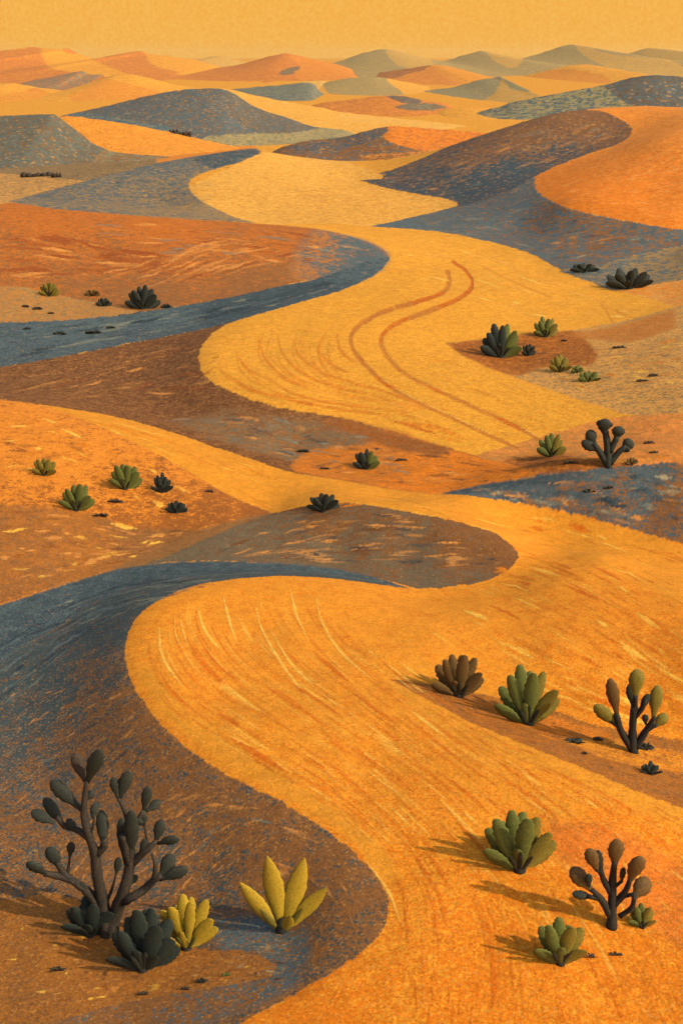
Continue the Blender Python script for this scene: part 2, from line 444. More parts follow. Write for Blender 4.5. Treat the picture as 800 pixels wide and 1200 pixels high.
# rust dune left
T1 = [(-120,226)] + uv(CURVES[10])
region([T1, rev([(-120,384),(0,378),(80,375),(170,365),(260,350),(330,335),(400,318),(430,306),(445,318)])], alb((186,101,32)), BRWN,
       [(60,255,.05),(200,268,.02),(100,300,.45),(220,305,.45),(320,285,.25),(20,310,.5),(350,320,.8),(300,340,.85),(180,345,.85),(100,340,.7)])
region([[(370,268),(420,279),(445,290),(455,302),(445,318)],[(420,328),(380,334)],[(340,325),(350,290),(370,268)]], SHADE, alb((180,110,50)), [(440,300,.05),(420,290,.12),(370,300,.55),(400,320,.15),(350,320,.75),(360,280,.8)], 16)  # blue-grey shade painted on the dune's right end
region([[(-120,332),(0,335),(40,338),(90,350),(150,362),(170,366)],[(80,376),(0,380),(-120,386)]], TAN2, TAUP, .45)
region([[(-120,384),(0,378),(80,375),(170,365),(260,350),(330,335),(370,327),(430,306),(456,300)],rev([(-120,450),(0,430),(60,420),(150,403),(240,385),(300,369),(345,356),(400,340),(440,322),(456,303)])], SHADE, SHADE2,  # strip of blue-grey shade painted under the rust dune
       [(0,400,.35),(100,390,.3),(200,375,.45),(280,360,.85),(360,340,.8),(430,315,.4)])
# wedge beside the track
region([[(522,402),(545,400),(600,393),(660,388),(720,378),(760,368),(800,357),(920,325)],rev([(522,402),(545,418),(590,437),(640,455),(700,475),(740,486),(800,484),(920,483)])], TAN_, TAUP,
       [(640,440,.45),(720,460,.35),(800,460,.4),(780,390,.4),(700,400,.3),(740,430,.3)])
region([[(522,402),(545,400),(600,393),(660,388),(680,388)],[(700,415),(690,428),(640,430),(600,440),(545,418),(522,402)]], RUST2, RUST, .35, 2)
region([[(660,392),(720,382),(790,362)],[(790,385),(740,400),(700,398),(660,392)]], RUST, TAN2, .5, 5)
# right edge, behind the track
region([[(655,318),(700,310),(740,300),(800,287),(920,270)],[(920,310),(800,328),(760,334),(722,341),(690,330),(655,318)]], TAUP, SHADE, [(700,318,.6),(800,300,.3),(760,325,.4)])
region([[(722,341),(760,334),(800,328),(920,305)],[(920,345),(800,358),(770,352),(722,341)]], TAN_, ORNG2, .4)
# slope behind the track, shade painted in blue-grey
region([[(430,265),(480,255),(540,240),(590,222),(625,208)],[(625,208),(630,225),(655,240),(690,250),(740,260),(800,268),(920,282)],[(920,265),(800,287),(740,300),(700,310),(655,317)],rev([(430,265),(500,270),(560,280),(620,297),(660,318)])], SHADE, BRWN,
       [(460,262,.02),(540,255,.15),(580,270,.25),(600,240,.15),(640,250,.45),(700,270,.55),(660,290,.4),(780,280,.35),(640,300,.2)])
# big dune behind it: shaded and lit faces painted in two colours
D2_top = [(415,210),(470,195),(530,170),(590,150),(640,135),(680,128),(710,132),(735,145),(740,155),(725,168),(690,180),(650,195),(625,208)]
region([D2_top, [(600,222),(570,233),(537,243)], [(535,238),(500,230),(460,222),(415,210)]], alb((134,88,50)), SHADE2,
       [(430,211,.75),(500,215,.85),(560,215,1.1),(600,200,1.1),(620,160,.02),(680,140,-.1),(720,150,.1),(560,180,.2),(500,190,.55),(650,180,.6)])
region([[(680,128),(700,126),(740,124),(800,125),(920,127)],[(920,284),(800,270),(740,260),(690,250),(655,240),(630,225),(625,210)],[(625,208),(650,195),(690,180),(725,168),(740,155),(735,145),(710,132),(680,128)]], ORNG2, alb((232,136,46)),
       [(660,215,.1),(720,200,.3),(790,150,.9),(760,135,1),(780,230,.3),(700,240,.15)])
# dune behind the rust dune, its shaded side painted blue-grey
region([[(-120,178),(120,180),(215,182),(300,170)],[(300,176),(180,193),(100,213),(10,237),(-120,240)]], alb((128,100,64)), TAUP, .4)
region([[(180,178),(240,174),(300,168)],[(300,176),(240,184),(190,194),(180,178)]], FORG, ORNG2, .4)
region([[(-120,196),(0,203),(50,207),(100,212)],[(60,226),(10,238),(-120,242)]], TAN_, TAUP, .5)
region([[(10,236),(100,212),(180,192),(250,180),(300,174),(306,178)],[(306,178),(285,188),(245,200),(225,210),(222,222),(235,235),(260,248),(300,261)],[(210,256),(140,251),(60,244),(10,236)]], SHADE, TAUP,
       [(280,180,.0),(200,195,.2),(100,220,.35),(200,230,.45),(240,245,.8),(210,215,.5)])
region([[(225,188),(250,180),(300,174),(306,178),(285,188),(250,198)],[(225,188),(225,188)]], SHADE2, SHADE, .3, 2)
region([[(222,218),(260,200),(306,180),(340,176),(400,188),(450,207),(415,212)],[(415,212),(460,222),(535,238),(480,255),(430,266)],[(400,262),(300,261),(235,235),(222,218)]], alb((232, 164, 66)), alb((218, 144, 50)), [(280,200,.2),(400,250,.5),(300,250,.3),(420,225,.5),(330,190,.2)])

# ------------------------------------------------------------------ wind strokes: thin ridges of loose sand
STR = np.zeros((NR, NC, 4), np.float32)
RISE = np.zeros((NR, NC), np.float32)
def stroke(pts, width, col, alpha=.8, rise=.0, taper=True, dash=False):
    g = np.array([ground(u, v) for (u, v) in pts])
    for k in range(len(g) - 1):
        (ax, ay, az), (bx, by, bz) = g[k], g[k + 1]
        if abs(math.log(by / ay)) > .12 or max(ay, by) > 200: continue
        s = k / max(1, len(g) - 2)
        w = width * (1 if not taper else max(.25, math.sin(math.pi * min(.97, max(.06, s))) ** .6))
        if dash: w *= .55 + .7 * vnoise(np.array(k * .37), np.array(pts[0][0] * .13), 5)
        dist = math.hypot(H, ay)
        if ay > 95: w *= .6
        sl = max(.12, H / dist)                     # stretches the stroke in depth against the camera's foreshortening
        wm = w * .5 * dist / F
        ex = wm * 2 + dist / F * 2
        c0 = column((min(ax, bx) - ex) / max(ay, by) if min(ax, bx) - ex > 0 else (min(ax, bx) - ex) / min(ay, by))
        c1 = column((max(ax, bx) + ex) / min(ay, by) if max(ax, bx) + ex > 0 else (max(ax, bx) + ex) / max(ay, by)) + 1
        r0 = max(0, np.searchsorted(Ys, min(ay, by) - ex / sl)); r1 = min(NR, np.searchsorted(Ys, max(ay, by) + ex / sl) + 1)
        X = GX[r0:r1, c0:c1] - ax; Y = (GY[r0:r1, c0:c1] - ay) * sl
        dx = bx - ax; dy = (by - ay) * sl
        q = dx * dx + dy * dy + 1e-9
        t = np.clip((X * dx + Y * dy) / q, 0, 1)
        d = np.sqrt((X - t * dx) ** 2 + (Y - t * dy) ** 2)
        a = np.clip((wm - d) / (dist / F * .9) + .5, 0, 1) * alpha
        S = STR[r0:r1, c0:c1]
        up = a > S[..., 3]
        S[up, :3] = col
        S[..., 3] = np.maximum(S[..., 3], a)
        if rise:
            Q = RISE[r0:r1, c0:c1]
            val = np.clip(1 - d / (wm * 1.5), 0, 1) * rise * dist / 30
            np.copyto(Q, np.where(np.abs(val) > np.abs(Q), val, Q))

def family(ga, gb, n, cols, width=(1.5, 3.5), length=(.08, .3), jitter=5, smin=0, smax=1, alpha=(.35, .95), rise=.006, dens=1.8, seed=1):
    """n strokes running between two guide lines"""
    r = random.Random(seed)
    n = int(n * dens)
    a = spline(ga, 4.0); b = spline(gb, 4.0)
    def at(c, s):
        f = s * (len(c) - 1); i = min(int(f), len(c) - 2); return c[i] + (c[i + 1] - c[i]) * (f - i)
    order = list(range(n)); r.shuffle(order)
    for k in range(n):
        t = (order[k] + r.uniform(.1, .9)) / n; s0 = smin + (smax - smin) * r.random(); ln = r.uniform(*length)
        ph = r.random() * 6; am = r.uniform(0, jitter) * .35; fr = r.uniform(8, 16)
        ox, oy = r.uniform(-1, 1), r.uniform(-1, 1)
        m = max(4, int(ln * max(len(a), len(b)) / 1.2))
        pts = []
        for q in range(m):
            s = min(1, s0 + ln * q / (m - 1))
            p = at(a, s) * (1 - t) + at(b, s) * t
            w = am * math.sin(ph + fr * s * 2) + .5 * am * math.sin(ph * 3 + fr * s * 7) + r.uniform(-.5, .5)
            pts.append((p[0] + ox + w * .6, p[1] + oy + w))
            if s >= 1: break
        if len(pts) > 2:
            stroke(pts, r.uniform(*width) * r.choice((.5, .6, .7, .9, 1.1, 1.5)), r.choice(cols), r.uniform(*alpha), rise)

YEL = alb((250, 192, 82)); YEL2 = alb((246, 180, 66)); DOR = alb((206, 98, 14)); DOR2 = alb((192, 90, 16)); MOR = alb((214, 118, 24))
G1 = [(172,725),(165,770),(190,820),(245,862),(310,902),(380,945),(435,990),(468,1040),(474,1085),(476,1130),(478,1170),(480,1215)]
G2 = [(225,695),(222,735),(255,785),(330,838),(410,890),(480,948),(535,1010),(570,1080),(575,1150),(570,1215)]
G3 = [(300,685),(310,725),(350,775),(420,828),(500,885),(580,945),(650,1015),(710,1095),(755,1170),(790,1240)]
G4 = [(400,690),(425,732),(465,772),(515,812),(570,855),(645,898),(725,942),(800,985),(880,1030)]
lt = [YEL, YEL, YEL2]; dk = [DOR, DOR, MOR]
family(G1, G2, 26, lt, (1.3, 3.2), (.04, .10), 6, 0, .6, alpha=(.15, .6), seed=2)
family(G1, G2, 60, dk, (1.5, 4.5), (.03, .13), 6, .02, .95, alpha=(.25, .8), seed=3)
family(G2, G3, 44, lt, (1.3, 3.2), (.035, .09), 6, 0, .8, alpha=(.15, .6), seed=4)
family(G2, G3, 80, dk, (1.5, 4.5), (.03, .13), 6, .02, .95, alpha=(.25, .8), seed=5)
family(G3, G4, 40, lt, (1.3, 3.2), (.03, .09), 6, 0, .85, alpha=(.15, .6), seed=6)
family(G3, G4, 90, dk, (1.5, 4), (.03, .13), 6, .02, .95, alpha=(.25, .75), seed=7)
# bold pale ridges on the round of the dune
for k, p in enumerate([[(187,735),(188,760),(196,780),(215,805)],[(212,728),(220,752),(240,778),(275,812),(330,850)],[(232,712),(240,738),(262,766)],[(262,700),(268,725),(278,755)],[(300,712),(308,740),(335,785),(370,830)],[(340,690),(348,722),(362,752)],[(370,700),(378,730),(400,765),(440,800)],[(318,740),(345,782),(400,832)],[(430,1010),(455,1045),(468,1080)]]):
    stroke([tuple(q) for q in spline(p, 4)], 3.4, YEL, .6, .008)
H1 = [(440,715),(500,745),(570,790),(650,820),(740,850),(860,880)]
H2 = [(560,690),(620,705),(700,745),(780,800),(880,850)]
H3 = [(600,640),(660,655),(730,690),(800,735),(880,780)]
H4 = [(600,600),(680,615),(760,640),(880,680)]
family(H1, H2, 46, [DOR, MOR, YEL2, YEL2], (2, 5), (.04, .14), 5, seed=8)
family(H2, H3, 70, [DOR, MOR, MOR, YEL2], (2, 5.5), (.04, .15), 5, seed=9)
family(H3, H4, 44, [MOR, DOR, YEL2], (2, 4), (.04, .14), 4, seed=10)
family([(60,480),(200,512),(330,556),(460,583),(600,600)], [(60,478),(210,540),(330,600),(460,590),(600,630)], 40, [MOR, MOR, YEL2], (1, 2.2), (.02, .1), 3, seed=11)
# mid golden bend
family([(300,385),(296,420),(330,448),(400,470),(480,485)], [(400,380),(385,410),(400,440),(450,458),(520,475)], 34, [MOR, alb((222,140,46)), MOR], (1.2, 2.6), (.1, .3), 3, seed=12)
family([(250,410),(262,440),(320,466),(420,488),(540,520)], [(300,410),(310,440),(360,462),(440,478),(560,510)], 16, [MOR, DOR2], (1, 2), (.05, .2), 2, seed=13)
family([(440,275),(540,290),(640,325),(760,360)], [(470,330),(540,345),(640,375),(720,378)], 34, [alb((226,150,56)), alb((232,158,62)), YEL], (1, 2), (.04, .14), 2, seed=14)
family([(480,400),(560,425),(650,460),(720,485)], [(460,470),(540,495),(590,510),(640,515)], 26, [MOR, alb((226,150,56))], (1, 2), (.05, .2), 2, seed=15)
for p in ([(303,398),(312,422),(335,444),(368,458)],[(325,396),(335,420),(362,442),(400,455),(440,463)],[(345,400),(352,418),(380,438),(415,448)],[(278,416),(290,432),(306,441)],[(372,408),(385,425),(410,438)],[(310,440),(345,462),(400,474),(450,480)],[(352,470),(400,480),(455,487)],[(262,436),(290,455),(330,468)],[(430,452),(470,466),(510,480)],[(395,392),(400,412),(420,428)]):
    stroke([tuple(q) for q in spline(p, 3)], 3.2, alb((206,116,26)), .85, .004)
# rust dune
LRU = alb((216,138,62)); DRU = alb((150,72,24)); SL1 = alb((122,120,100)); SL3 = alb((50,60,62)); TN = alb((196,130,66)); LT = alb((170,150,112))
family([(0,262),(60,272),(130,290),(200,300)], [(0,330),(60,325),(130,320),(200,310)], 34, [DRU, DRU, LRU], (1.5, 3), (.1, .3), 4, seed=16)
family([(110,330),(160,312),(220,285),(260,278)], [(180,350),(240,330),(300,310),(360,300)], 30, [LRU, LRU, DRU], (1, 2.5), (.1, .35), 3, seed=17)
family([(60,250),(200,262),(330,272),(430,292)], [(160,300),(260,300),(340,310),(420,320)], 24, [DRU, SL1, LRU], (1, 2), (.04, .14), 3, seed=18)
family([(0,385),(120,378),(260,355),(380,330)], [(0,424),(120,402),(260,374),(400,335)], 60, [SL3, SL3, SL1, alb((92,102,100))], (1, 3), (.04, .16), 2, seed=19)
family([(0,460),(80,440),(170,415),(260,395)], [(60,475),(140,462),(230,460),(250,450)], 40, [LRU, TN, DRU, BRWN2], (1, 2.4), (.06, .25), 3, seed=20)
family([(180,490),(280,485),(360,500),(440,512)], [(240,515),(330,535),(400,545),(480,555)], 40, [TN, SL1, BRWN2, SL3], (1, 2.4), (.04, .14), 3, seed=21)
family([(350,545),(430,530),(520,530),(620,550)], [(400,562),(460,570),(520,572),(600,560)], 46, [MOR, RUST2, LRU, BRWN2], (1.2, 3), (.03, .14), 2, seed=22)
# left mound
family([(0,485),(60,490),(140,530),(230,580)], [(0,560),(60,560),(120,570),(200,600)], 34, [RUST2, YEL2, RUST, MOR], (1.5, 4), (.03, .13), 3, seed=23)
family([(0,600),(80,600),(160,620),(220,620)], [(0,690),(50,680),(110,665),(160,655)], 44, [YEL2, LRU, RUST2, BRWN2, LRU], (1.5, 3.6), (.04, .16), 3, seed=24)
# shade-coloured dune right
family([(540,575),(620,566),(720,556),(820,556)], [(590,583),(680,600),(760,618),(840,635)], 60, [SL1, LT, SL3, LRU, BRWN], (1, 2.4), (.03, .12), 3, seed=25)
# brown lobe
family([(230,650),(300,622),(380,600),(470,605)], [(330,655),(420,662),(500,665),(590,660)], 60, [TN, BRWN2, SL3, LRU], (1, 2.4), (.04, .16), 3, seed=26)
# dark face
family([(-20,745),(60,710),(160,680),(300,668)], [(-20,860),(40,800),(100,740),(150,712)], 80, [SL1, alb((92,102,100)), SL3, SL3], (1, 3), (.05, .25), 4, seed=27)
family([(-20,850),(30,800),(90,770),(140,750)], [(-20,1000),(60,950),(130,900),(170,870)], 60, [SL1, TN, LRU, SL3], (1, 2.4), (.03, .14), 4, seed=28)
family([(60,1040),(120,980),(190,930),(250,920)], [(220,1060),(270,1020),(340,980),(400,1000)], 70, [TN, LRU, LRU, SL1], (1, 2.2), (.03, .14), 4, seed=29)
family([(330,1000),(370,1010),(410,1040),(430,1090)], [(300,1010),(340,1040),(360,1080),(370,1120)], 24, [LRU, RUST, TN], (1, 2.2), (.04, .16), 3, seed=30)
family([(255,1085),(300,1078),(350,1088)], [(250,1160),(290,1150),(330,1150)], 36, [LT, SL1, SL3], (1, 2), (.06, .25), 3, seed=31)
# sandy mound by the tree
family([(0,1065),(80,1070),(160,1110),(300,1125)], [(0,1190),(80,1180),(180,1160),(310,1145)], 80, [YEL2, LRU, BRWN2, RUST2, TN], (1, 3.4), (.01, .05), 3, seed=32)
# wedges
family([(490,805),(600,830),(700,860),(800,885)], [(500,815),(600,860),(700,900),(800,935)], 60, [ORNG2, MOR, BRWN, BRWN2, RUST2], (1.2, 3.2), (.02, .1), 2, seed=33)
family([(500,825),(600,872),(700,915),(800,955)], [(520,850),(600,890),(700,935),(800,985)], 30, [DOR2, RUST, MOR], (1, 2.4), (.02, .08), 2, seed=34)
family([(690,410),(740,405),(800,392)], [(650,450),(720,465),(800,470)], 50, [YEL2, RUST, TAUP2, MOR, LRU], (1, 2.4), (.05, .25), 2, seed=35)
family([(540,405),(600,400),(660,395)], [(570,425),(620,432),(680,425)], 20, [RUST, BRWN2], (1, 2), (.06, .25), 2, seed=36)
family([(600,535),(680,520),(790,500)], [(620,548),(700,540),(800,535)], 26, [RUST, TAUP, MOR], (1, 2.6), (.03, .12), 2, seed=37)
# far big dunes
family([(640,225),(680,205),(740,190),(800,170)], [(660,235),(720,240),(780,245),(830,240)], 50, [DOR, alb((244,164,84)), alb((214,104,28))], (.6, 1.3), (.03, .12), 2, alpha=(.2, .7), seed=38)
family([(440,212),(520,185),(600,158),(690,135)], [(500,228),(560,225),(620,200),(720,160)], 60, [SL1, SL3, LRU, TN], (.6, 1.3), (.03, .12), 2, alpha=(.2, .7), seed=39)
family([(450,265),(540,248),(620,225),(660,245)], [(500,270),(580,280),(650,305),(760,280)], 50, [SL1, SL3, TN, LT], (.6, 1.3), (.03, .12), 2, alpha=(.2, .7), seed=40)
family([(40,236),(120,216),(200,196),(280,183)], [(100,244),(180,248),(230,245),(250,240)], 40, [SL1, SL3, TN], (.6, 1.3), (.03, .12), 2, alpha=(.2, .7), seed=41)
family([(300,205),(370,220),(440,235),(500,240)], [(320,215),(380,235),(440,250),(480,248)], 22, [alb((214,146,60)), MOR], (.6, 1.3), (.03, .12), 2, alpha=(.2, .7), seed=42)

# tyre tracks: pressed grooves of darker, compacted sand
TRK = alb((186, 106, 36))
TL = [(524,318),(526,330),(518,343),(490,353),(455,363),(428,376),(412,391),(413,408),(428,428),(455,452),(490,472),(530,490),(570,509),(606,525)]
TR_ = [(532,308),(546,318),(553,330),(548,342),(530,353),(495,367),(464,379),(447,394),(450,412),(470,435),(505,454),(550,475),(600,498),(636,517)]
for tr in (TL, TR_):
    s = spline(tr, 2.5)
    k = 0
    while k < len(s) - 4:
        m = rng.randint(7, 18)
        q = [tuple(p + np.array((rng.uniform(-.4, .4), rng.uniform(-.4, .4)))) for p in s[k:k + m]]
        if len(q) > 2: stroke(q, rng.uniform(3.8, 5.4), rng.choice((TRK, DOR2, RUST)), rng.uniform(.7, .95), -.008, taper=False)
        q = [(p[0] + 2.6, p[1] - 1.6) for p in s[k:k + m]]
        if len(q) > 2 and rng.random() < .7: stroke(q, 1.4, YEL, .5, .0)  # pale highlight painted along the rim of the rut
        k += m - 2 if rng.random() < .9 else m + 1
for p in ([(703,355),(711,366),(719,382)], [(704,357),(722,365),(745,374)], [(560,310),(600,330),(650,350)]):
    stroke([tuple(q) for q in spline(p, 3)], 2, TRK, .6, 0)

Z += np.where(GY < 130, RISE, 0)

# ------------------------------------------------------------------ sand material
def sand_material(name, coarse=1.0):
    m = bpy.data.materials.new(name)
    m.use_nodes = True
    nt = m.node_tree; N = nt.nodes; Lk = nt.links.new
    b = N['Principled BSDF']
    b.inputs['Roughness'].default_value = .95
    b.inputs['Specular IOR Level'].default_value = .08
    def nd(t, **kw):
        q = N.new(t)
        for k, v in kw.items(): setattr(q, k, v)
        return q
    def attr(nm):
        q = nd('ShaderNodeAttribute'); q.attribute_name = nm; return q
    def noise(scale, detail, rough=.6, vec=None):
        q = nd('ShaderNodeTexNoise'); q.inputs['Scale'].default_value = scale
        q.inputs['Detail'].default_value = detail; q.inputs['Roughness'].default_value = rough
        Lk(pos.outputs['Position'], q.inputs['Vector']) if vec is None else Lk(vec, q.inputs['Vector'])
        return q
    def math_(op, a, bb=None, c=None):
        q = nd('ShaderNodeMath', operation=op)
        for i, w in enumerate((a, bb, c)):
            if w is None: continue
            if isinstance(w, (int, float)): q.inputs[i].default_value = w
            else: Lk(w, q.inputs[i])
        return q.outputs[0]
    def mix(f, a, bb, blend='MIX'):
        q = nd('ShaderNodeMix', data_type='RGBA', blend_type=blend)
        for i, w in ((0, f), (6, a), (7, bb)):
            if isinstance(w, (int, float)): q.inputs[i].default_value = w
            elif isinstance(w, (tuple, list)): q.inputs[i].default_value = (*w, 1)
            else: Lk(w, q.inputs[i])
        return q.outputs[2]
    pos = nd('ShaderNodeNewGeometry')
    A_, B_, S_ = attr('sand_a'), attr('sand_b'), attr('stroke')
    M_ = attr('blend')
    n1 = noise(2.2 * coarse, 9, .72)
    # single grains and clumps: cell size grows with distance from the camera, a few pixels each
    G_ = attr('clump')
    gs = nd('ShaderNodeSeparateColor'); Lk(G_.outputs['Color'], gs.inputs[0])
    acc = None
    for q, (scl, ch) in enumerate(((27.0, 0), (9.5, 1), (3.1, 2))):
        vz = nd('ShaderNodeTexVoronoi'); vz.inputs['Scale'].default_value = scl * coarse
        vz.inputs['Randomness'].default_value = 1.0
        Lk(pos.outputs['Position'], vz.inputs['Vector'])
        sv = nd('ShaderNodeVectorMath', operation='SCALE')
        Lk(vz.outputs['Color'], sv.inputs[0]); Lk(gs.outputs[ch], sv.inputs['Scale'])
        if acc is None: acc = sv.outputs[0]
        else:
            ad = nd('ShaderNodeVectorMath', operation='ADD'); Lk(acc, ad.inputs[0]); Lk(sv.outputs[0], ad.inputs[1]); acc = ad.outputs[0]
    rs = nd('ShaderNodeSeparateXYZ'); Lk(acc, rs.inputs[0])
    # share of grains of the second sand
    prob = math_('ADD', M_.outputs['Fac'], math_('MULTIPLY_ADD', n1.outputs['Fac'], 2.2, -1.1))
    d = math_('SUBTRACT', prob, rs.outputs[0])
    f = math_('MULTIPLY_ADD', d, 3.5, .5)
    fc = nd('ShaderNodeClamp'); Lk(f, fc.inputs[0])
    base = mix(fc.outputs[0], A_.outputs['Color'], B_.outputs['Color'])
    # dry-brush break-up of the wind strokes
    n2 = noise(6.0 * coarse, 6, .7)
    sa = math_('MULTIPLY', S_.outputs['Alpha'], math_('MULTIPLY_ADD', n2.outputs['Fac'], 3.2, -.55))
    sc = nd('ShaderNodeClamp'); Lk(sa, sc.inputs[0])
    base = mix(sc.outputs[0], base, S_.outputs['Color'])
    # light and dark grains, from pebble to grain size
    n3 = noise(2.6 * coarse, 7, 1.0)
    n4 = noise(30.0 * coarse, 2, 1.0)
    g = math_('MULTIPLY_ADD', n3.outputs['Fac'], .6, math_('MULTIPLY', n4.outputs['Fac'], .4))
    val = nd('ShaderNodeMapRange'); Lk(g, val.inputs['Value'])
    val.inputs['From Min'].default_value = .40; val.inputs['From Max'].default_value = .60
    val.inputs['To Min'].default_value = .72; val.inputs['To Max'].default_value = 1.28
    cmb = nd('ShaderNodeCombineColor')
    for i in range(3): Lk(val.outputs[0], cmb.inputs[i])
    base = mix(1.0, base, cmb.outputs[0], 'MULTIPLY')
    # odd pale quartz grains and dark ones
    gr = nd('ShaderNodeMapRange'); Lk(rs.outputs[2], gr.inputs['Value'])
    gr.inputs['To Min'].default_value = .84; gr.inputs['To Max'].default_value = 1.16
    cm2 = nd('ShaderNodeCombineColor')
    for i in range(3): Lk(gr.outputs[0], cm2.inputs[i])
    base = mix(1.0, base, cm2.outputs[0], 'MULTIPLY')
    sp = nd('ShaderNodeMapRange'); Lk(rs.outputs[1], sp.inputs['Value'])
    sp.inputs['From Min'].default_value = .90; sp.inputs['From Max'].default_value = .96
    sp.inputs['To Max'].default_value = .42
    base = mix(sp.outputs[0], base, tuple(alb((214, 150, 74))))
    sk = nd('ShaderNodeMapRange'); Lk(rs.outputs[1], sk.inputs['Value'])
    sk.inputs['From Min'].default_value = .10; sk.inputs['From Max'].default_value = .05
    sk.inputs['To Max'].default_value = .22
    base = mix(sk.outputs[0], base, tuple(alb((120, 84, 44))))
    Lk(base, b.inputs['Base Color'])
    bmp = nd('ShaderNodeBump'); bmp.inputs['Strength'].default_value = .35; bmp.inputs['Distance'].default_value = .05
    Lk(math_('MULTIPLY_ADD', rs.outputs[2], .12, math_('ADD', n1.outputs['Fac'], n3.outputs['Fac'])), bmp.inputs['Height'])
    Lk(bmp.outputs[0], b.inputs['Normal'])
    return m
SAND = sand_material('wind_blown_sand')
SAND_FAR = sand_material('distant_sand', .26)
SAND_FARTHER = sand_material('far_distant_sand', .13)
SAND_FARTHEST = sand_material('skyline_sand', .06)

def grid_mesh(name, PX, PY, PZ, mat, A_, B_, M_, S_=None, lod=None):
    nr, nc = PX.shape
    me = bpy.data.meshes.new(name)
    co = np.stack([PX, PY, PZ], -1).reshape(-1, 3).astype(np.float32)
    idx = np.arange(nr * nc).reshape(nr, nc)
    q = np.stack([idx[:-1, :-1], idx[:-1, 1:], idx[1:, 1:], idx[1:, :-1]], -1).reshape(-1)
    nf = (nr - 1) * (nc - 1)
    me.vertices.add(len(co)); me.vertices.foreach_set('co', co.ravel())
    me.loops.add(nf * 4); me.loops.foreach_set('vertex_index', q.astype(np.int32))
    me.polygons.add(nf)
    me.polygons.foreach_set('loop_start', np.arange(0, nf * 4, 4, dtype=np.int32))
    me.polygons.foreach_set('loop_total', np.full(nf, 4, np.int32))
    me.polygons.foreach_set('use_smooth', np.ones(nf, bool))
    me.update(calc_edges=True)
    def ca(nm, arr):
        a = me.attributes.new(nm, 'FLOAT_COLOR', 'POINT')
        rgba = np.ones((nr * nc, 4), np.float32); rgba[:, :arr.shape[-1]] = arr.reshape(-1, arr.shape[-1])
        a.data.foreach_set('color', rgba.ravel())
    ca('sand_a', A_); ca('sand_b', B_)
    ca('stroke', S_ if S_ is not None else np.zeros((nr, nc, 4), np.float32))
    dist = np.hypot(PX, PY)
    ld = np.log2(np.clip(dist, 5, 5000))
    if lod is None:
        w0 = np.clip(1 - (ld - math.log2(26)) / 1.1, 0, 1); w2 = np.clip((ld - math.log2(56)) / 1.1, 0, 1)
        w1 = 1 - np.maximum(w0, w2)
    else:
        w0 = np.full(PX.shape, lod[0]); w1 = np.full(PX.shape, lod[1]); w2 = np.full(PX.shape, lod[2])
    ca('clump', np.stack([w0, w1, w2], -1).astype(np.float32))
    a = me.attributes.new('blend', 'FLOAT', 'POINT'); a.data.foreach_set('value', M_.astype(np.float32).ravel())
    me.materials.append(mat)
    o = bpy.data.objects.new(name, me)
    COL.objects.link(o)
    return o

terrain = grid_mesh('terrain', GX, GY, Z, SAND, colA, colB, MIX, STR)
tag(terrain, 'rolling desert floor of golden and rust sand with S-shaped crests, shade painted blue-grey', 'terrain', kind='structure')

# the desert goes on all round, a little lower
def flat_sheet():
    xs = np.concatenate([-np.geomspace(4000, 5, 40), np.geomspace(5, 4000, 40)])
    gx, gy = np.meshgrid(xs, np.concatenate([-np.geomspace(4000, 5, 30), np.geomspace(5, 6000, 40)]))
    gz = np.full(gx.shape, -4.0)
    a = np.zeros((*gx.shape, 3)); a[:] = GOLD2; b = np.zeros((*gx.shape, 3)); b[:] = ORNG
    o = grid_mesh('ground', gx, gy, gz, SAND_FAR, a, b, np.full(gx.shape, .4), lod=(0, 0, 1))
    tag(o, 'level golden sand stretching all round below the dunes', 'ground', kind='structure')
flat_sheet()

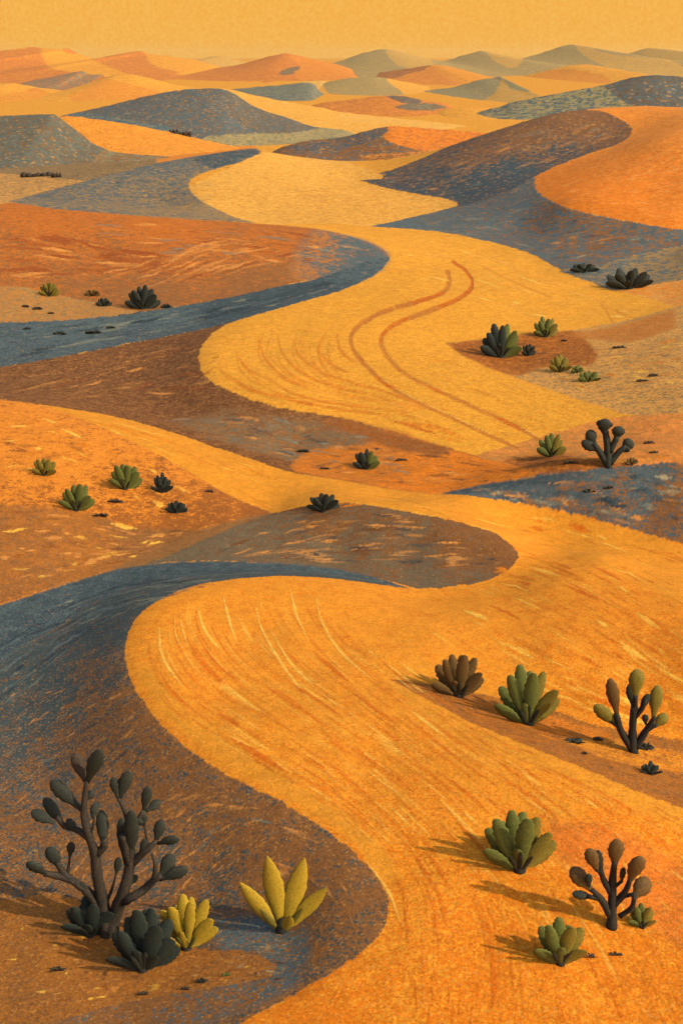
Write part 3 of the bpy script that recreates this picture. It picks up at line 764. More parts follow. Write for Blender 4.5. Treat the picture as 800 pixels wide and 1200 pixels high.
# ------------------------------------------------------------------ far dunes, each a mound of its own
def far_dune(crest, d, a, b, mix=.3, faces=(), bot=140, back=.2, label=None, drop=None, seed=0, rough=.5):
    """crest: photograph points of the skyline of the mound, d: distance in metres (number or (d_left, d_right)).
    faces: [(polygon, sand a, sand b, share)] patches of colour on it."""
    c = spline(crest, 1.3)
    nc = len(c)
    dd = np.full(nc, d, float) if isinstance(d, (int, float)) else np.linspace(d[0], d[1], nc)
    cxx = np.zeros(nc); czz = np.zeros(nc)
    jig = (vnoise(np.arange(nc) * .22, np.zeros(nc), seed + 40) - .5) * 1.6 * rough
    for k in range(nc):
        r = ray(c[k][0], c[k][1])
        t = dd[k] / r[1]
        cxx[k] = r[0] * t; czz[k] = H + r[2] * t
        jig[k] *= t / F
    lo = -2.0
    # rows across: from the front foot over the crest to the back foot
    hmax = max(1.0, (czz.max() - lo))
    nf = 70; nb = 24
    tf = np.linspace(1, 0, nf)[:, None]; tb = np.linspace(0, 1, nb + 1)[1:, None]
    rel = np.maximum(czz - lo, .4)[None, :]
    yfoot = (H - lo) / math.tan(math.atan((bot - 600.0) / F) + PITCH)
    runf = np.maximum(dd[None, :] - yfoot, hmax * 2.5) + 0 * rel; runb = np.maximum(rel, hmax * .35) / back
    prof = lambda t: 1 - (1.1 * t - .1 * t ** 2)           # sharp crest, flattening foot
    PZ = np.vstack([lo + rel * prof(tf), lo + rel * prof(tb)])
    PY = np.vstack([dd[None, :] - runf * tf, dd[None, :] + runb * tb])
    PXX = np.vstack([np.repeat(cxx[None, :], nf, 0), np.repeat(cxx[None, :], nb, 0)])
    bump = (vnoise(PXX / hmax * .25, PY / hmax * .12, seed + 60) - .5) * hmax * .02
    bump[nf - 1] = 0
    edge = np.concatenate([np.linspace(1, 0, nf), np.linspace(0, 1, nb + 1)[1:]])[:, None]
    PZ = PZ + bump * np.minimum(1, edge * 5) * np.minimum(1, (1 - edge) * 5 + .2)
    PZ = PZ + jig[None, :] * np.exp(-edge * 40)
    A_ = np.zeros((*PXX.shape, 3)); A_[:] = a; B_ = np.zeros((*PXX.shape, 3)); B_[:] = b
    M_ = np.full(PXX.shape, mix)
    U, V = project(PXX, PY, PZ)
    wb = (vnoise(U * .3, V * .3, seed + 70) - .5) * 2.0
    for (poly, fa, fb, fm) in faces:
        P = spline(list(poly) + [poly[0]], 3.0)
        m = np.zeros(U.shape, bool)
        for k in range(len(P) - 1):
            ax, ay = P[k][:2]; bx, by = P[k + 1][:2]
            if ay == by: continue
            cr = ((V + wb < by) != (V + wb < ay))
            m ^= cr & (U + wb < ax + (V + wb - ay) * (bx - ax) / (by - ay))
        A_[m] = fa; B_[m] = fb; M_[m] = fm
    o = grid_mesh('dune', PXX, PY, PZ, SAND_FAR if np.mean(dd) < 300 else SAND_FARTHER if np.mean(dd) < 700 else SAND_FARTHEST, A_, B_, M_, lod=(0, 1, 0))
    tag(o, label or 'distant dune', 'dune', kind='structure')
    return o

FGRY, FGRY2 = alb((160,134,84)), alb((186,146,78))
FTAN = alb((220,158,70)); FOR = alb((222,134,46)); FOR2 = alb((198,112,48)); FGOLD = alb((230,156,52)); FGOLD2 = alb((222,142,44))
FSHADE, FSHADE2 = alb((126,120,92)), alb((92,98,92)); FBR = alb((132,92,56)); FPALE = alb((232,168,76))  # first two greys paint the shade of the far dunes
# the skyline
far_dune([(690,76),(715,70),(730,65),(745,60),(761,56),(775,59),(790,63),(830,66),(900,60),(980,70)], 1900, FGRY, FTAN, .4, [([(761,55),(775,58),(800,64),(800,80),(770,80),(752,66)], FGRY2, FTAN, .4)], label='farthest grey peak at the right end of the skyline', seed=1, bot=92)
far_dune([(355,82),(375,78),(400,71),(416,65),(430,61),(452,57.5),(475,62),(500,69),(520,71),(545,64),(565,60),(590,66),(602,69),(620,66),(640,60),(655,55),(670,52),(690,57),(710,62),(740,68),(780,72),(830,76)], 1700, FGRY, FGRY2, .4,
   [([(452,57),(475,61),(505,70),(500,82),(470,78),(456,68)], FGRY2, FTAN, .4),([(568,59),(590,65),(612,69),(600,80),(580,72)], FTAN, FGRY2, .4),([(672,51),(690,56),(720,64),(790,72),(800,92),(740,88),(700,74),(680,62)], FGRY2, FTAN, .5)], label='hazy grey dune ridge with three peaks along the right skyline', seed=2, bot=96)
far_dune([(200,84),(222,74),(240,68),(255,66),(272,69),(290,74),(320,84)], 1600, FTAN, FGRY2, .4, label='small tan dune on the skyline between two rust dunes', seed=3, bot=92)
far_dune([(-200,70),(-120,60),(-60,64),(0,60),(20,57),(38,55),(45,55.5),(60,57),(72,58),(80,57),(90,62),(112,69),(128,67),(140,64),(152,61),(165,60),(175,63),(200,66),(230,71),(255,77),(280,86)], 1300, FGOLD2, FGOLD, .4,
   [([(-200,60),(0,59),(44,53),(48,60),(52,70),(62,80),(84,86),(70,94),(40,97),(0,100),(-200,110)], FOR2, FOR, .35),([(108,70),(140,63),(152,60),(168,59),(172,68),(182,77),(210,85),(178,90),(150,86),(130,79)], FOR2, FOR, .4),([(73,59),(80,56),(92,63),(84,63)], FOR2, FOR, .3)], label='twin rust dunes with golden right flanks on the left skyline', seed=4, bot=108)
far_dune([(235,86),(252,80),(275,77),(295,72),(312,67),(328,63.5),(337,63),(348,65),(375,71),(400,77),(420,84),(440,90)], 1150, FOR2, FOR, .35,
   [([(338,62),(375,70),(440,90),(420,100),(365,97),(345,90),(352,78),(342,70)], FOR, FOR2, .25),([(325,86),(336,81),(350,77),(352,80),(342,86),(330,88)], FBR, FSHADE, .4)], label='rust dune with an orange right flank left of centre on the skyline', seed=5, bot=100)
far_dune([(180,96),(205,90),(230,85),(262,84),(300,88),(345,87),(380,92),(420,96)], 1050, FGOLD, FTAN, .4, label='golden strip under the rust skyline dune', seed=6, bot=100)
far_dune([(150,90),(175,86),(205,87),(250,91),(290,90),(320,88),(333,87),(345,93),(360,100)], 930, FOR2, FOR, .4, label='long rust band left of centre', seed=7, bot=110)
far_dune([(410,95),(432,88),(450,84),(480,80),(500,77),(510,76),(530,79),(560,87),(585,93),(610,99)], 1000, FGOLD2, FOR, .35,
   [([(428,90),(450,84),(480,79),(504,76),(492,83),(465,91),(445,93)], FBR, FOR2, .5),([(462,92),(492,83),(506,79),(516,88),(535,98),(520,106),(470,100)], FOR, FOR2, .3)], label='orange dune with a dark left edge right of centre', seed=8, bot=110)
far_dune([(585,98),(610,90),(640,83),(660,78),(675,76),(692,76),(720,82),(745,88),(800,92),(880,95)], 950, FGOLD, FGOLD2, .35, [([(612,93),(650,81),(682,83),(716,93),(690,103),(640,99)], FOR, FGOLD2, .3)], label='golden dune with an orange face at the right far off', seed=9, bot=112)
far_dune([(15,102),(28,97),(60,90),(80,86),(96,83.5),(104,87),(121,88),(126,93),(150,102)], 650, FSHADE, FOR2, .4, [([(70,110),(95,100),(121,89),(128,95),(150,102),(120,112)], FBR, FOR2, .45)], label='small grey dune before the left skyline', seed=10, bot=112)
far_dune([(60,112),(85,104),(105,97),(125,91),(140,87),(165,89),(185,94),(210,100),(270,108),(300,116)], 560, FGOLD, FGOLD2, .3, [([(80,112),(110,100),(126,93),(145,97),(175,104),(192,112),(150,122),(90,120)], FOR, FGOLD2, .4)], label='golden dune with an orange foot left of the big shade-coloured dune', seed=11, bot=128)
far_dune([(375,98),(400,93),(430,90),(447,91),(480,97),(510,104),(540,114)], 640, FGOLD, FTAN, .35, [([(375,96),(400,92),(446,89),(456,97),(472,112),(430,116),(390,112)], FGRY, FGRY2, .45)], label='golden dune with a grey left face in the middle distance', seed=12, bot=122)
far_dune([(340,100),(358,95),(380,95),(400,101),(420,108),(440,116)], 660, FPALE, FGRY2, .25, label='pale dune flank beside the small shade-coloured dune', seed=13, bot=118)
far_dune([(255,108),(270,105),(300,102),(335,99),(355,97),(367,98.5),(375,107),(388,115),(405,122),(420,128)], 520, FSHADE, FSHADE2, .35, label='small shade-coloured dune behind the big shade-coloured dune', seed=14, bot=128)
far_dune([(420,124),(440,118),(480,109),(510,105),(535,101),(560,94),(576,91.5),(586,89.5),(590,97),(600,105),(620,110),(650,114),(680,122)], 560, FGRY, FSHADE, .35, [([(588,88),(593,99),(605,106),(650,112),(650,130),(560,124),(574,113),(584,101)], alb((198,140,58)), FGRY2, .35)], label='grey-olive dune with a sharp tip and brown right flank', seed=15, bot=136)
far_dune([(-150,92),(-50,96),(0,97),(20,98),(50,103),(80,107),(100,113),(130,119),(160,123),(200,124)], 520, FGOLD, FGOLD2, .35, [([(32,104),(42,103),(58,109),(48,111),(36,109)], FOR, FOR2, .4),([(0,112),(40,106),(90,114),(120,124),(60,124),(0,122)], FGOLD2, FOR, .3)], label='smooth golden dune at the far left', seed=16, bot=145)
far_dune([(350,130),(365,124),(380,120),(400,118),(430,114),(455,112),(475,113),(500,118),(520,121),(535,128),(555,135),(575,142)], 385, FOR2, FOR, .5, [([(452,113),(475,113),(494,118),(490,121),(470,120)], FBR, FSHADE2, .5),([(462,126),(480,121),(510,122),(522,126),(495,130)], FBR, FSHADE, .5),([(525,132),(548,131),(556,136),(535,136)], FBR, FOR2, .4)], label='low rust-red dune with dark patches', seed=17, bot=150)
far_dune([(440,160),(465,148),(490,138),(510,131),(530,127),(560,126),(600,131),(640,138),(680,146)], 350, FGOLD, FGOLD2, .4, label='golden swell below the grey-olive dune', seed=18, bot=160)
far_dune([(225,112),(255,104),(275,106),(300,112),(340,120),(370,125),(400,131),(450,137),(500,142),(560,149),(600,156),(660,160),(760,165),(850,170)], (330, 240), FGOLD, FPALE, .4, [([(400,131),(450,137),(580,152),(620,160),(560,158),(470,146),(400,142)], FPALE, FGOLD, .2)], label='long golden slope running right from the big shade-coloured dune', seed=19, bot=185)
far_dune([(530,146),(560,132),(585,125),(600,120),(650,110),(690,103),(710,99),(727,94.5),(740,91),(765,88),(800,90),(850,93),(920,100),(1000,112)], 330, alb((150,132,86)), FSHADE2, .4, [([(706,101),(727,93),(765,86),(1000,95),(1000,140),(800,133),(752,128),(726,116)], alb((104,88,72)), FSHADE2, .45)], label='dark shade-coloured dune at the far right edge', seed=20, bot=150)
far_dune([(62,139),(78,134),(100,130),(125,124),(150,118),(175,112),(200,107),(230,104),(258,104.5),(275,110),(290,120),(310,130),(340,139),(362,147),(380,150),(400,152),(420,158),(450,166)], 250, alb((90,98,94)), alb((124,94,66)), .3,
   [([(225,166),(252,159),(300,156),(335,156),(366,152),(382,149),(430,152),(440,172),(340,182),(270,178)], alb((164,138,86)), FSHADE, .35),([(265,104),(280,112),(310,130),(362,148),(366,152),(330,156),(290,150),(268,130)], alb((112,92,70)), FSHADE2, .45),([(75,137),(90,131),(200,150),(230,166),(180,156),(110,142)], alb((84,100,100)), FSHADE, .3)], label='big shade-coloured dune with a rounded crest at left', seed=21, bot=185)
far_dune([(55,140),(75,136),(100,138),(150,145.5),(180,151),(200,155),(240,164),(275,172),(320,184),(360,196)], 215, FOR, FGOLD2, .4, label='bright orange slope behind the left dark dune', seed=22, bot=200)
far_dune([(310,182),(332,172),(360,165),(400,161),(430,153),(450,149),(462,148),(500,150.5),(560,155),(582,158),(610,166),(640,176)], 200, alb((140,90,48)), FSHADE2, .35,
   [([(452,148),(464,147),(520,151),(590,157),(560,168),(526,177),(500,177.5),(470,171),(453,164),(448,155)], alb((222,122,36)), FOR2, .35),([(380,166),(400,160),(452,147),(448,158),(420,169),(390,177),(350,176),(335,172)], alb((86,88,88)), FBR, .4),([(420,182),(480,178),(530,176),(525,188),(440,192)], alb((190,118,54)), BRWN, .45)], label='small dune with a red right flank behind the pale dune', seed=23, bot=205)
far_dune([(-150,142),(-60,138),(0,136),(25,135),(50,134),(62,134),(70,138),(80,145.5),(90,154),(102,164),(120,173),(140,179),(175,182),(215,186),(255,196)], 195, alb((98,98,84)), alb((120,90,58)), .35,
   [([(-150,230),(-150,198),(0,203),(50,207),(100,213),(60,240)], TAN2, TAUP, .5),([(125,174),(150,180),(215,185),(220,196),(150,200),(110,190)], alb((136,96,56)), FSHADE, .4)], label='dark rounded shade-coloured dune at the left edge', seed=24, bot=225)

# ------------------------------------------------------------------ plants
def plant_material(name, c1, c2, rough=.75, scale=30, fleck=.35):
    m = bpy.data.materials.new(name); m.use_nodes = True
    nt = m.node_tree; N = nt.nodes; Lk = nt.links.new
    b = N['Principled BSDF']; b.inputs['Roughness'].default_value = rough; b.inputs['Specular IOR Level'].default_value = .2
    tc = N.new('ShaderNodeNewGeometry')
    nz = N.new('ShaderNodeTexNoise'); nz.inputs['Scale'].default_value = scale; nz.inputs['Detail'].default_value = 6; nz.inputs['Roughness'].default_value = .75
    Lk(tc.outputs['Position'], nz.inputs['Vector'])
    mr = N.new('ShaderNodeMapRange'); Lk(nz.outputs['Fac'], mr.inputs['Value'])
    mr.inputs['From Min'].default_value = .42; mr.inputs['From Max'].default_value = .58
    mx = N.new('ShaderNodeMix'); mx.data_type = 'RGBA'
    Lk(mr.outputs[0], mx.inputs[0])
    mx.inputs[6].default_value = (*c1, 1); mx.inputs[7].default_value = (*c2, 1)
    # dusty flecks
    n2 = N.new('ShaderNodeTexNoise'); n2.inputs['Scale'].default_value = scale * 1.7; n2.inputs['Detail'].default_value = 6; n2.inputs['Roughness'].default_value = .9
    Lk(tc.outputs['Position'], n2.inputs['Vector'])
    m2 = N.new('ShaderNodeMapRange'); Lk(n2.outputs['Fac'], m2.inputs['Value'])
    m2.inputs['From Min'].default_value = .57; m2.inputs['From Max'].default_value = .64; m2.inputs['To Max'].default_value = fleck
    mx2 = N.new('ShaderNodeMix'); mx2.data_type = 'RGBA'
    Lk(m2.outputs[0], mx2.inputs[0]); Lk(mx.outputs[2], mx2.inputs[6]); mx2.inputs[7].default_value = (*alb((196, 132, 62)), 1)
    Lk(mx2.outputs[2], b.inputs['Base Color'])
    bp = N.new('ShaderNodeBump'); bp.inputs['Strength'].default_value = .5; bp.inputs['Distance'].default_value = .02
    Lk(nz.outputs['Fac'], bp.inputs['Height']); Lk(bp.outputs[0], b.inputs['Normal'])
    return m
PM = {
 'dark': plant_material('blackish_green_leaf', alb((54,57,44)), alb((40,45,38))),
 'darker': plant_material('charcoal_bark', alb((50,44,34)), alb((36,37,34))),
 'teal': plant_material('dark_teal_leaf', alb((46,56,46)), alb((34,43,38))),
 'green': plant_material('sage_green_leaf', alb((112,112,42)), alb((84,90,38))),
 'olive': plant_material('olive_leaf', alb((142,118,34)), alb((112,100,34))),
 'yellow': plant_material('yellow_leaf', alb((198,158,40)), alb((168,132,28))),
 'brown': plant_material('brown_leaf', alb((120,84,36)), alb((92,68,32))),
 'bark': plant_material('grey_brown_bark', alb((80,62,42)), alb((52,46,36))),
 'dust': plant_material('dusty_bark', alb((62,52,40)), alb((38,38,35)), fleck=.9),
}

def blade_bm(bm, base, tip, width, pointed=False, thick=.13, side=(1, 0, 0), bend=.0, rings=9, segs=8, lobed=.06, seed=0, stalk=.28, fold=.28):
    """one thick leaf / cactus pad as a closed, flattened, tapering body from base to tip"""
    base = Vector(base); tip = Vector(tip)
    ax = tip - base; ln = ax.length; axn = ax.normalized()
    s = Vector(side); s = (s - axn * s.dot(axn))
    if s.length < 1e-3: s = Vector((0, 1, 0)) - axn * axn.y
    s.normalize(); t = axn.cross(s)
    r = random.Random(seed)
    loops = []
    for i in range(rings + 1):
        f = 1 - (1 - i / rings) ** 1.5
        if pointed:
            if f < .55:
                q = f / .55; w = .22 + .78 * q * q * (3 - 2 * q)
            else:
                w = math.cos((f - .55) / .45 * math.pi / 2) ** .8
            w = max(w, .02)
        else:
            if f < .62:
                q = f / .62
                w = stalk + (1 - stalk) * (q * q * (3 - 2 * q))
            else:
                w = math.sqrt(max(.02, 1 - ((f - .62) / .385) ** 2))
        w *= width * .5 * (1 + (lobed * (1 if i % 2 else -1) + r.uniform(-lobed, lobed) * .6) * (1 if 0 < i < rings - 1 else 0))
        f2 = f if i < rings else 1
        c = base + ax * f2 + t * (bend * ln * (f * f - f)) 
        lp = []
        for q in range(segs):
            an = 2 * math.pi * q / segs
            lp.append(bm.verts.new(c + s * (w * math.cos(an)) + t * (w * thick * math.sin(an) + fold * w * abs(math.cos(an)))))
        loops.append(lp)
    for i in range(rings):
        for q in range(segs):
            bm.faces.new((loops[i][q], loops[i][(q + 1) % segs], loops[i + 1][(q + 1) % segs], loops[i + 1][q]))
    bm.faces.new(loops[0][::-1]); bm.faces.new(loops[-1])

def tube_bm(bm, pts, radii, segs=8):
    P = [Vector(p) for p in pts]
    loops = []
    for i, p in enumerate(P):
        d = (P[min(i + 1, len(P) - 1)] - P[max(0, i - 1)]).normalized()
        s = d.cross(Vector((0, 1, 0.01)))
        if s.length < 1e-3: s = Vector((1, 0, 0))
        s.normalize(); t = d.cross(s)
        loops.append([bm.verts.new(p + (s * math.cos(2 * math.pi * q / segs) + t * math.sin(2 * math.pi * q / segs)) * radii[i]) for q in range(segs)])
    for i in range(len(P) - 1):
        for q in range(segs):
            bm.faces.new((loops[i][q], loops[i][(q + 1) % segs], loops[i + 1][(q + 1) % segs], loops[i + 1][q]))
    bm.faces.new(loops[0][::-1]); bm.faces.new(loops[-1])

def link_bm(name, bm, mat, parent=None):
    me = bpy.data.meshes.new(name)
    bmesh.ops.recalc_face_normals(bm, faces=bm.faces)
    bm.to_mesh(me); bm.free()
    for p in me.polygons: p.use_smooth = True
    me.materials.append(mat)
    o = bpy.data.objects.new(name, me); COL.objects.link(o)
    if parent is not None: o.parent = parent
    return o

def frame_at(u, v):
    x, y, z = ground(u, v)
    dep = y * CP - (z - H) * SP
    m = dep / F                                   # metres per photograph pixel there
    ang = math.atan2(H - z, y)
    return Vector((x, y, z)), m, 1 / math.cos(ang)

def upright(loc, u, v, dy=0.0):
    """point of the upright plane dy behind a plant's base that a photograph point shows, relative to the base"""
    r = ray(u, v); t = (loc[1] + dy) / r[1]
    return Vector((r[0] * t - loc[0], dy, H + r[2] * t - loc[2]))

def thing(name, loc, label, cat, group=None):
    o = bpy.data.objects.new(name, None); COL.objects.link(o); o.location = loc
    o.empty_display_size = .3
    return tag(o, label, cat, group)

def shrub(u, v, w, h, mat, label, n=7, lw=.30, seed=0, dark='dark', parts=True, mat2=None, name='desert_shrub', cat='shrub', pointed=False, group='rounded paddle-leaved shrubs', tips=None, inner=3, spread=74, yaw=0):
    """rosette of thick paddles. w, h: its size in photograph pixels"""
    loc, m, st = frame_at(u, v)
    r = random.Random(seed * 31 + 5)
    W_, H_ = w * m, h * m * st
    if parts: n += 1; lw *= .76
    specs = []
    for k in range(n):
        a = R(-spread + 2 * spread * k / (n - 1)) + r.uniform(-.06, .06)
        ln = r.uniform(.92, 1.04)
        tx = W_ * .5 * math.sin(a) * ln * (1.0 if abs(a) > .7 else 1.05); tz = H_ * (.06 + .94 * math.cos(a) ** .9) * ln
        dep = r.uniform(.04, .24) * W_ * (.5 + .5 * math.cos(a)) * (1 if k % 2 else -1)
        specs.append((tx, dep, max(tz, H_ * .24), lw * max(W_, H_) * r.uniform(.85, 1.12), mat2 if (mat2 and k < n * .55) else mat))
    nb = max(2, n // 2) if parts else 1
    for k in range(nb):                            # second ring, front and back, gives it depth
        a = R(-55 + 110 * (k + .5) / nb) + r.uniform(-.1, .1)
        sg = -.75 if k % 3 == 1 else 1
        specs.append((W_ * .30 * math.sin(a), sg * W_ * .34, H_ * ((.78 if sg > 0 else .42) * math.cos(a) + .05), lw * (.95 if sg > 0 else .7) * max(W_, H_), mat2 or mat))
    for k in range(inner):                         # narrow dark young leaves in the heart
        a = R(-34 + 68 * k / max(1, inner - 1)) if inner > 1 else 0
        specs.append((W_ * .26 * math.sin(a), -W_ * .24, H_ * .42 * math.cos(a), lw * .34 * max(W_, H_), dark))
    if tips: specs = [(tx * m, dp * m, tz * m * st, ww * m, mm) for (tx, tz, ww, dp, mm) in tips]
    fit = []
    for (tx, dp, tz, ww, mm) in specs:              # height and spread as the sight lines have them
        q = upright(loc, u + tx / m, v - tz / (m * st), dp * .35)
        fit.append((q[0], dp, max(q[2], H_ * .12), ww, mm))
    specs = fit
    sink = -H_ * .05
    if parts:
        root = thing(name, loc, label, cat, group)
        for k, (tx, dp, tz, ww, mm) in enumerate(specs):
            bm = bmesh.new()
            b0 = (tx * .06, dp * .06, sink)
            blade_bm(bm, b0, (tx, dp, tz), ww, pointed, side=(1, .0, 0) if not pointed else (math.copysign(.8, tz), 0, -tx / max(.01, abs(tz))), seed=seed * 50 + k, bend=r.uniform(-.1, .1), lobed=.075 if not pointed else .04, rings=15, segs=10)
            link_bm('leaf', bm, PM[mm], root)
        bm = bmesh.new()
        tube_bm(bm, [(0, 0, sink * 2), (0, 0, H_ * .06), (0, 0, H_ * .14)], [W_ * .10, W_ * .085, W_ * .03], 8)
        link_bm('stem', bm, PM['darker'], root)
        root.rotation_euler.z = yaw
        return root
    bm = bmesh.new()
    for k, (tx, dp, tz, ww, mm) in enumerate(specs):
        blade_bm(bm, (tx * .06, dp * .06, sink), (tx, dp, tz), ww, pointed, seed=seed * 50 + k, rings=7, segs=6)
    o = link_bm(name, bm, PM[mat]); o.location = loc
    return tag(o, label, cat, group)

def cactus_tree(u, v, base, scale, branches, pads, label, bark, seed=0, group='branching cactus trees', depth=.5, plump=1.0):
    """branches: polylines in drawing units with radii; pads: (from, to, width, material); drawing unit = 1/scale photograph pixel"""
    loc, m, st = frame_at(u, v)
    k = m / scale
    r = random.Random(seed)
    def P(p, dy=0):
        return upright(loc, u + (p[0] - base[0]) / scale, v - (base[1] - p[1]) / scale, dy)
    root = thing('cactus_tree', loc, label, 'cactus', group)
    def depth_of(p):                                # branches wander towards and away from the viewer
        q = vnoise(np.array(p[0] * .012 + seed), np.array(p[1] * .006), 9) - .5
        return float(q) * depth * 150 * k * min(1, (base[1] - p[1]) / 160 if base[1] - p[1] > 0 else 0)
    bm = bmesh.new()
    for pts, rad in branches:
        s = spline([(p[0], p[1], q) for p, q in zip(pts, rad)], 14.0 * scale / 3.2)
        tube_bm(bm, [P(p, depth_of(p)) for p in s], [max(.004, p[2] * .47 * k * r.uniform(.92, 1.08)) for p in s], 9)
    tr = link_bm('trunk', bm, PM[bark], root)
    for i, (a, b, w, mm) in enumerate(pads):
        bm = bmesh.new()
        da = depth_of(a); db = da + r.uniform(-.5, .5) * math.hypot(b[0] - a[0], b[1] - a[1]) * k * .8
        blade_bm(bm, P(a, da), P(b, db), w * k * plump, seed=seed * 40 + i, thick=.45, fold=0, rings=10, segs=10, lobed=.07)
        link_bm('pad', bm, PM[mm], root)
    return root

# --- the big dark cactus tree, lower left (drawing units: 3.2 per photograph pixel)
cactus_tree(127, 1095, (405, 752), 3.2,
 [([(405,765),(388,650),(365,540),(355,450),(335,390),(315,310),(318,230),(325,175)], [62,52,44,40,32,28,22,18]),
  ([(345,400),(290,360),(240,345),(215,312)], [28,26,24,16]),
  ([(360,450),(388,425),(392,395)], [34,30,26]),
  ([(312,290),(296,276),(268,236)], [18,18,14]),
  ([(385,680),(335,600),(280,555),(238,522),(215,482)], [44,38,32,28,24]),
  ([(280,555),(240,538),(165,522)], [30,30,26]),
  ([(410,765),(438,660),(470,570),(488,490),(500,470)], [66,54,46,40,34]),
  ([(488,490),(474,440),(460,380)], [38,34,28]), ([(492,480),(490,420),(488,360)], [36,32,28]),
  ([(480,360),(470,300),(444,240)], [22,18,14]),
  ([(490,400),(515,330),(538,285)], [26,22,16]),
  ([(495,485),(530,450),(560,425),(590,398)], [34,32,28,20]),
  ([(470,625),(530,590),(580,545),(605,528)], [40,34,30,22]),
  ([(575,550),(582,490),(568,448)], [20,18,10]), ([(395,640),(420,580),(436,520)], [16,12,7]), ([(335,395),(350,340),(352,300)], [14,10,6]), ([(250,540),(258,490),(262,455)], [14,11,7]), ([(555,425),(548,380),(540,345)], [14,11,7]),
  ([(520,468),(542,395)], [20,14])],
 [((325,185),(376,58),52,'dark'),((318,180),(276,72),42,'bark'),((298,280),(190,176),52,'dark'),((240,345),(165,240),44,'dark'),((205,335),(117,290),42,'dark'),
  ((388,430),(380,285),44,'dark'),((225,505),(180,424),52,'dark'),((180,530),(102,482),52,'dark'),
  ((470,490),(455,316),44,'dark'),((492,470),(492,286),50,'dark'),((500,345),(530,322),34,'dark'),((442,242),(424,162),36,'dark'),((448,246),(482,138),42,'dark'),((538,292),(555,196),36,'dark'),((546,292),(600,250),32,'dark'),
  ((583,405),(606,322),40,'dark'),((588,412),(670,390),44,'dark'),((525,460),(543,392),22,'dark'),((600,532),(648,452),50,'dark'),((595,548),(702,504),50,'dark'),((348,320),(356,262),30,'dark'),((434,530),(446,462),28,'dark'),((261,462),(268,405),30,'dark'),((541,350),(532,292),30,'dark'),((290,372),(252,318),30,'dark'),((345,610),(302,560),28,'dark'),((318,250),(352,214),28,'dark'),((470,570),(515,530),28,'dark')],
 'tall dark cactus tree with many forked arms at lower left', 'dust', seed=3, depth=.6, plump=1.08)
GS = 'rounded paddle-leaved shrubs'
shrub(106, 1096, 66, 42, 'teal', 'dark teal bush behind the trunk of the big cactus tree', n=7, lw=.34, seed=1, dark='dark')
shrub(168, 1136, 84, 70, 'teal', 'round dark teal bush in front of the big cactus tree', n=9, lw=.30, seed=2, dark='dark', inner=4, spread=80)
shrub(219, 1111, 76, 60, 'yellow', 'yellow-green bush right of the dark round bush', n=7, lw=.26, seed=3, dark='green')
# yellow agave with four tall pointed leaves
ag = shrub(331, 1089, 104, 90, 'yellow', 'yellow agave with four long pointed leaves on shade-coloured sand', name='agave', cat='agave', pointed=True, group=None, seed=4,
   tips=[(-50,58,20,-6,'yellow'),(-18,88,24,-4,'yellow'),(26,83,24,2,'yellow'),(52,50,20,-4,'yellow'),(-26,30,9,-12,'olive'),(24,30,8,-12,'olive'),(2,44,9,10,'olive'),(-4,30,14,26,'yellow'),(10,26,14,-24,'yellow')])
shrub(537, 816, 66, 52, 'brown', 'dark brown shrub, leftmost on the brown wedge at right', n=7, lw=.27, seed=5, dark='dark')
shrub(618, 848, 80, 66, 'olive', 'green fan shrub between the brown shrub and olive cactus tree', n=7, lw=.26, seed=6, dark='teal', mat2='green')
shrub(608, 1019, 92, 70, 'olive', 'broad olive shrub above the lowest right shrub', n=7, lw=.28, seed=7, dark='dark', mat2='green')
shrub(656, 1129, 66, 55, 'olive', 'small rounded green shrub nearest the bottom right', n=6, lw=.32, seed=8, dark='dark', mat2='green')
shrub(752, 1087, 34, 27, 'olive', 'little green tuft at the foot of the brown cactus tree', n=6, lw=.34, seed=9, mat2='green')
cactus_tree(741, 881, (684, 322), 2.0,
 [([(685,326),(683,275),(686,215)], [26,20,16]), ([(680,312),(655,270),(645,232)], [20,18,14]), ([(650,262),(630,248)], [14,10]),
  ([(688,240),(690,190)], [16,12]), ([(688,240),(704,222),(714,200)], [14,13,10]), ([(690,312),(716,270),(736,240)], [20,16,12]), ([(716,272),(740,258)], [12,10])],
 [((648,262),(595,212),34,'olive'),((648,240),(630,150),30,'brown'),((684,218),(676,162),22,'dark'),((690,196),(694,128),36,'olive'),((702,228),(720,186),20,'dark'),((732,244),(742,166),32,'olive'),((734,264),(764,234),28,'olive'),((714,258),(712,234),16,'dark')],
 'olive-tipped cactus tree on the brown wedge at the right edge', 'darker', seed=5)
cactus_tree(716, 1086, (575, 442), 2.667,
 [([(575,446),(577,380),(578,300),(584,240)], [38,30,26,18]), ([(570,405),(545,360),(512,325)], [26,24,16]), ([(540,355),(500,347)], [18,16]), ([(572,335),(548,290),(542,262)], [22,20,16]), ([(545,280),(528,262)], [14,12]),
  ([(582,375),(618,332),(634,290)], [24,22,14]), ([(600,352),(648,338)], [14,12]), ([(600,410),(638,382),(646,345)], [18,18,14]), ([(582,320),(606,300)], [12,12])],
 [((584,256),(592,168),50,'brown'),((515,330),(448,258),52,'brown'),((520,350),(452,338),28,'dark'),((544,285),(532,202),26,'dark'),((530,268),(503,198),44,'brown'),((506,318),(503,276),22,'dark'),((630,304),(666,222),54,'brown'),((642,355),(690,290),56,'brown'),((606,306),(612,256),20,'dark')],
 'brown cactus tree above the lowest shrubs at lower right', 'darker', seed=6)
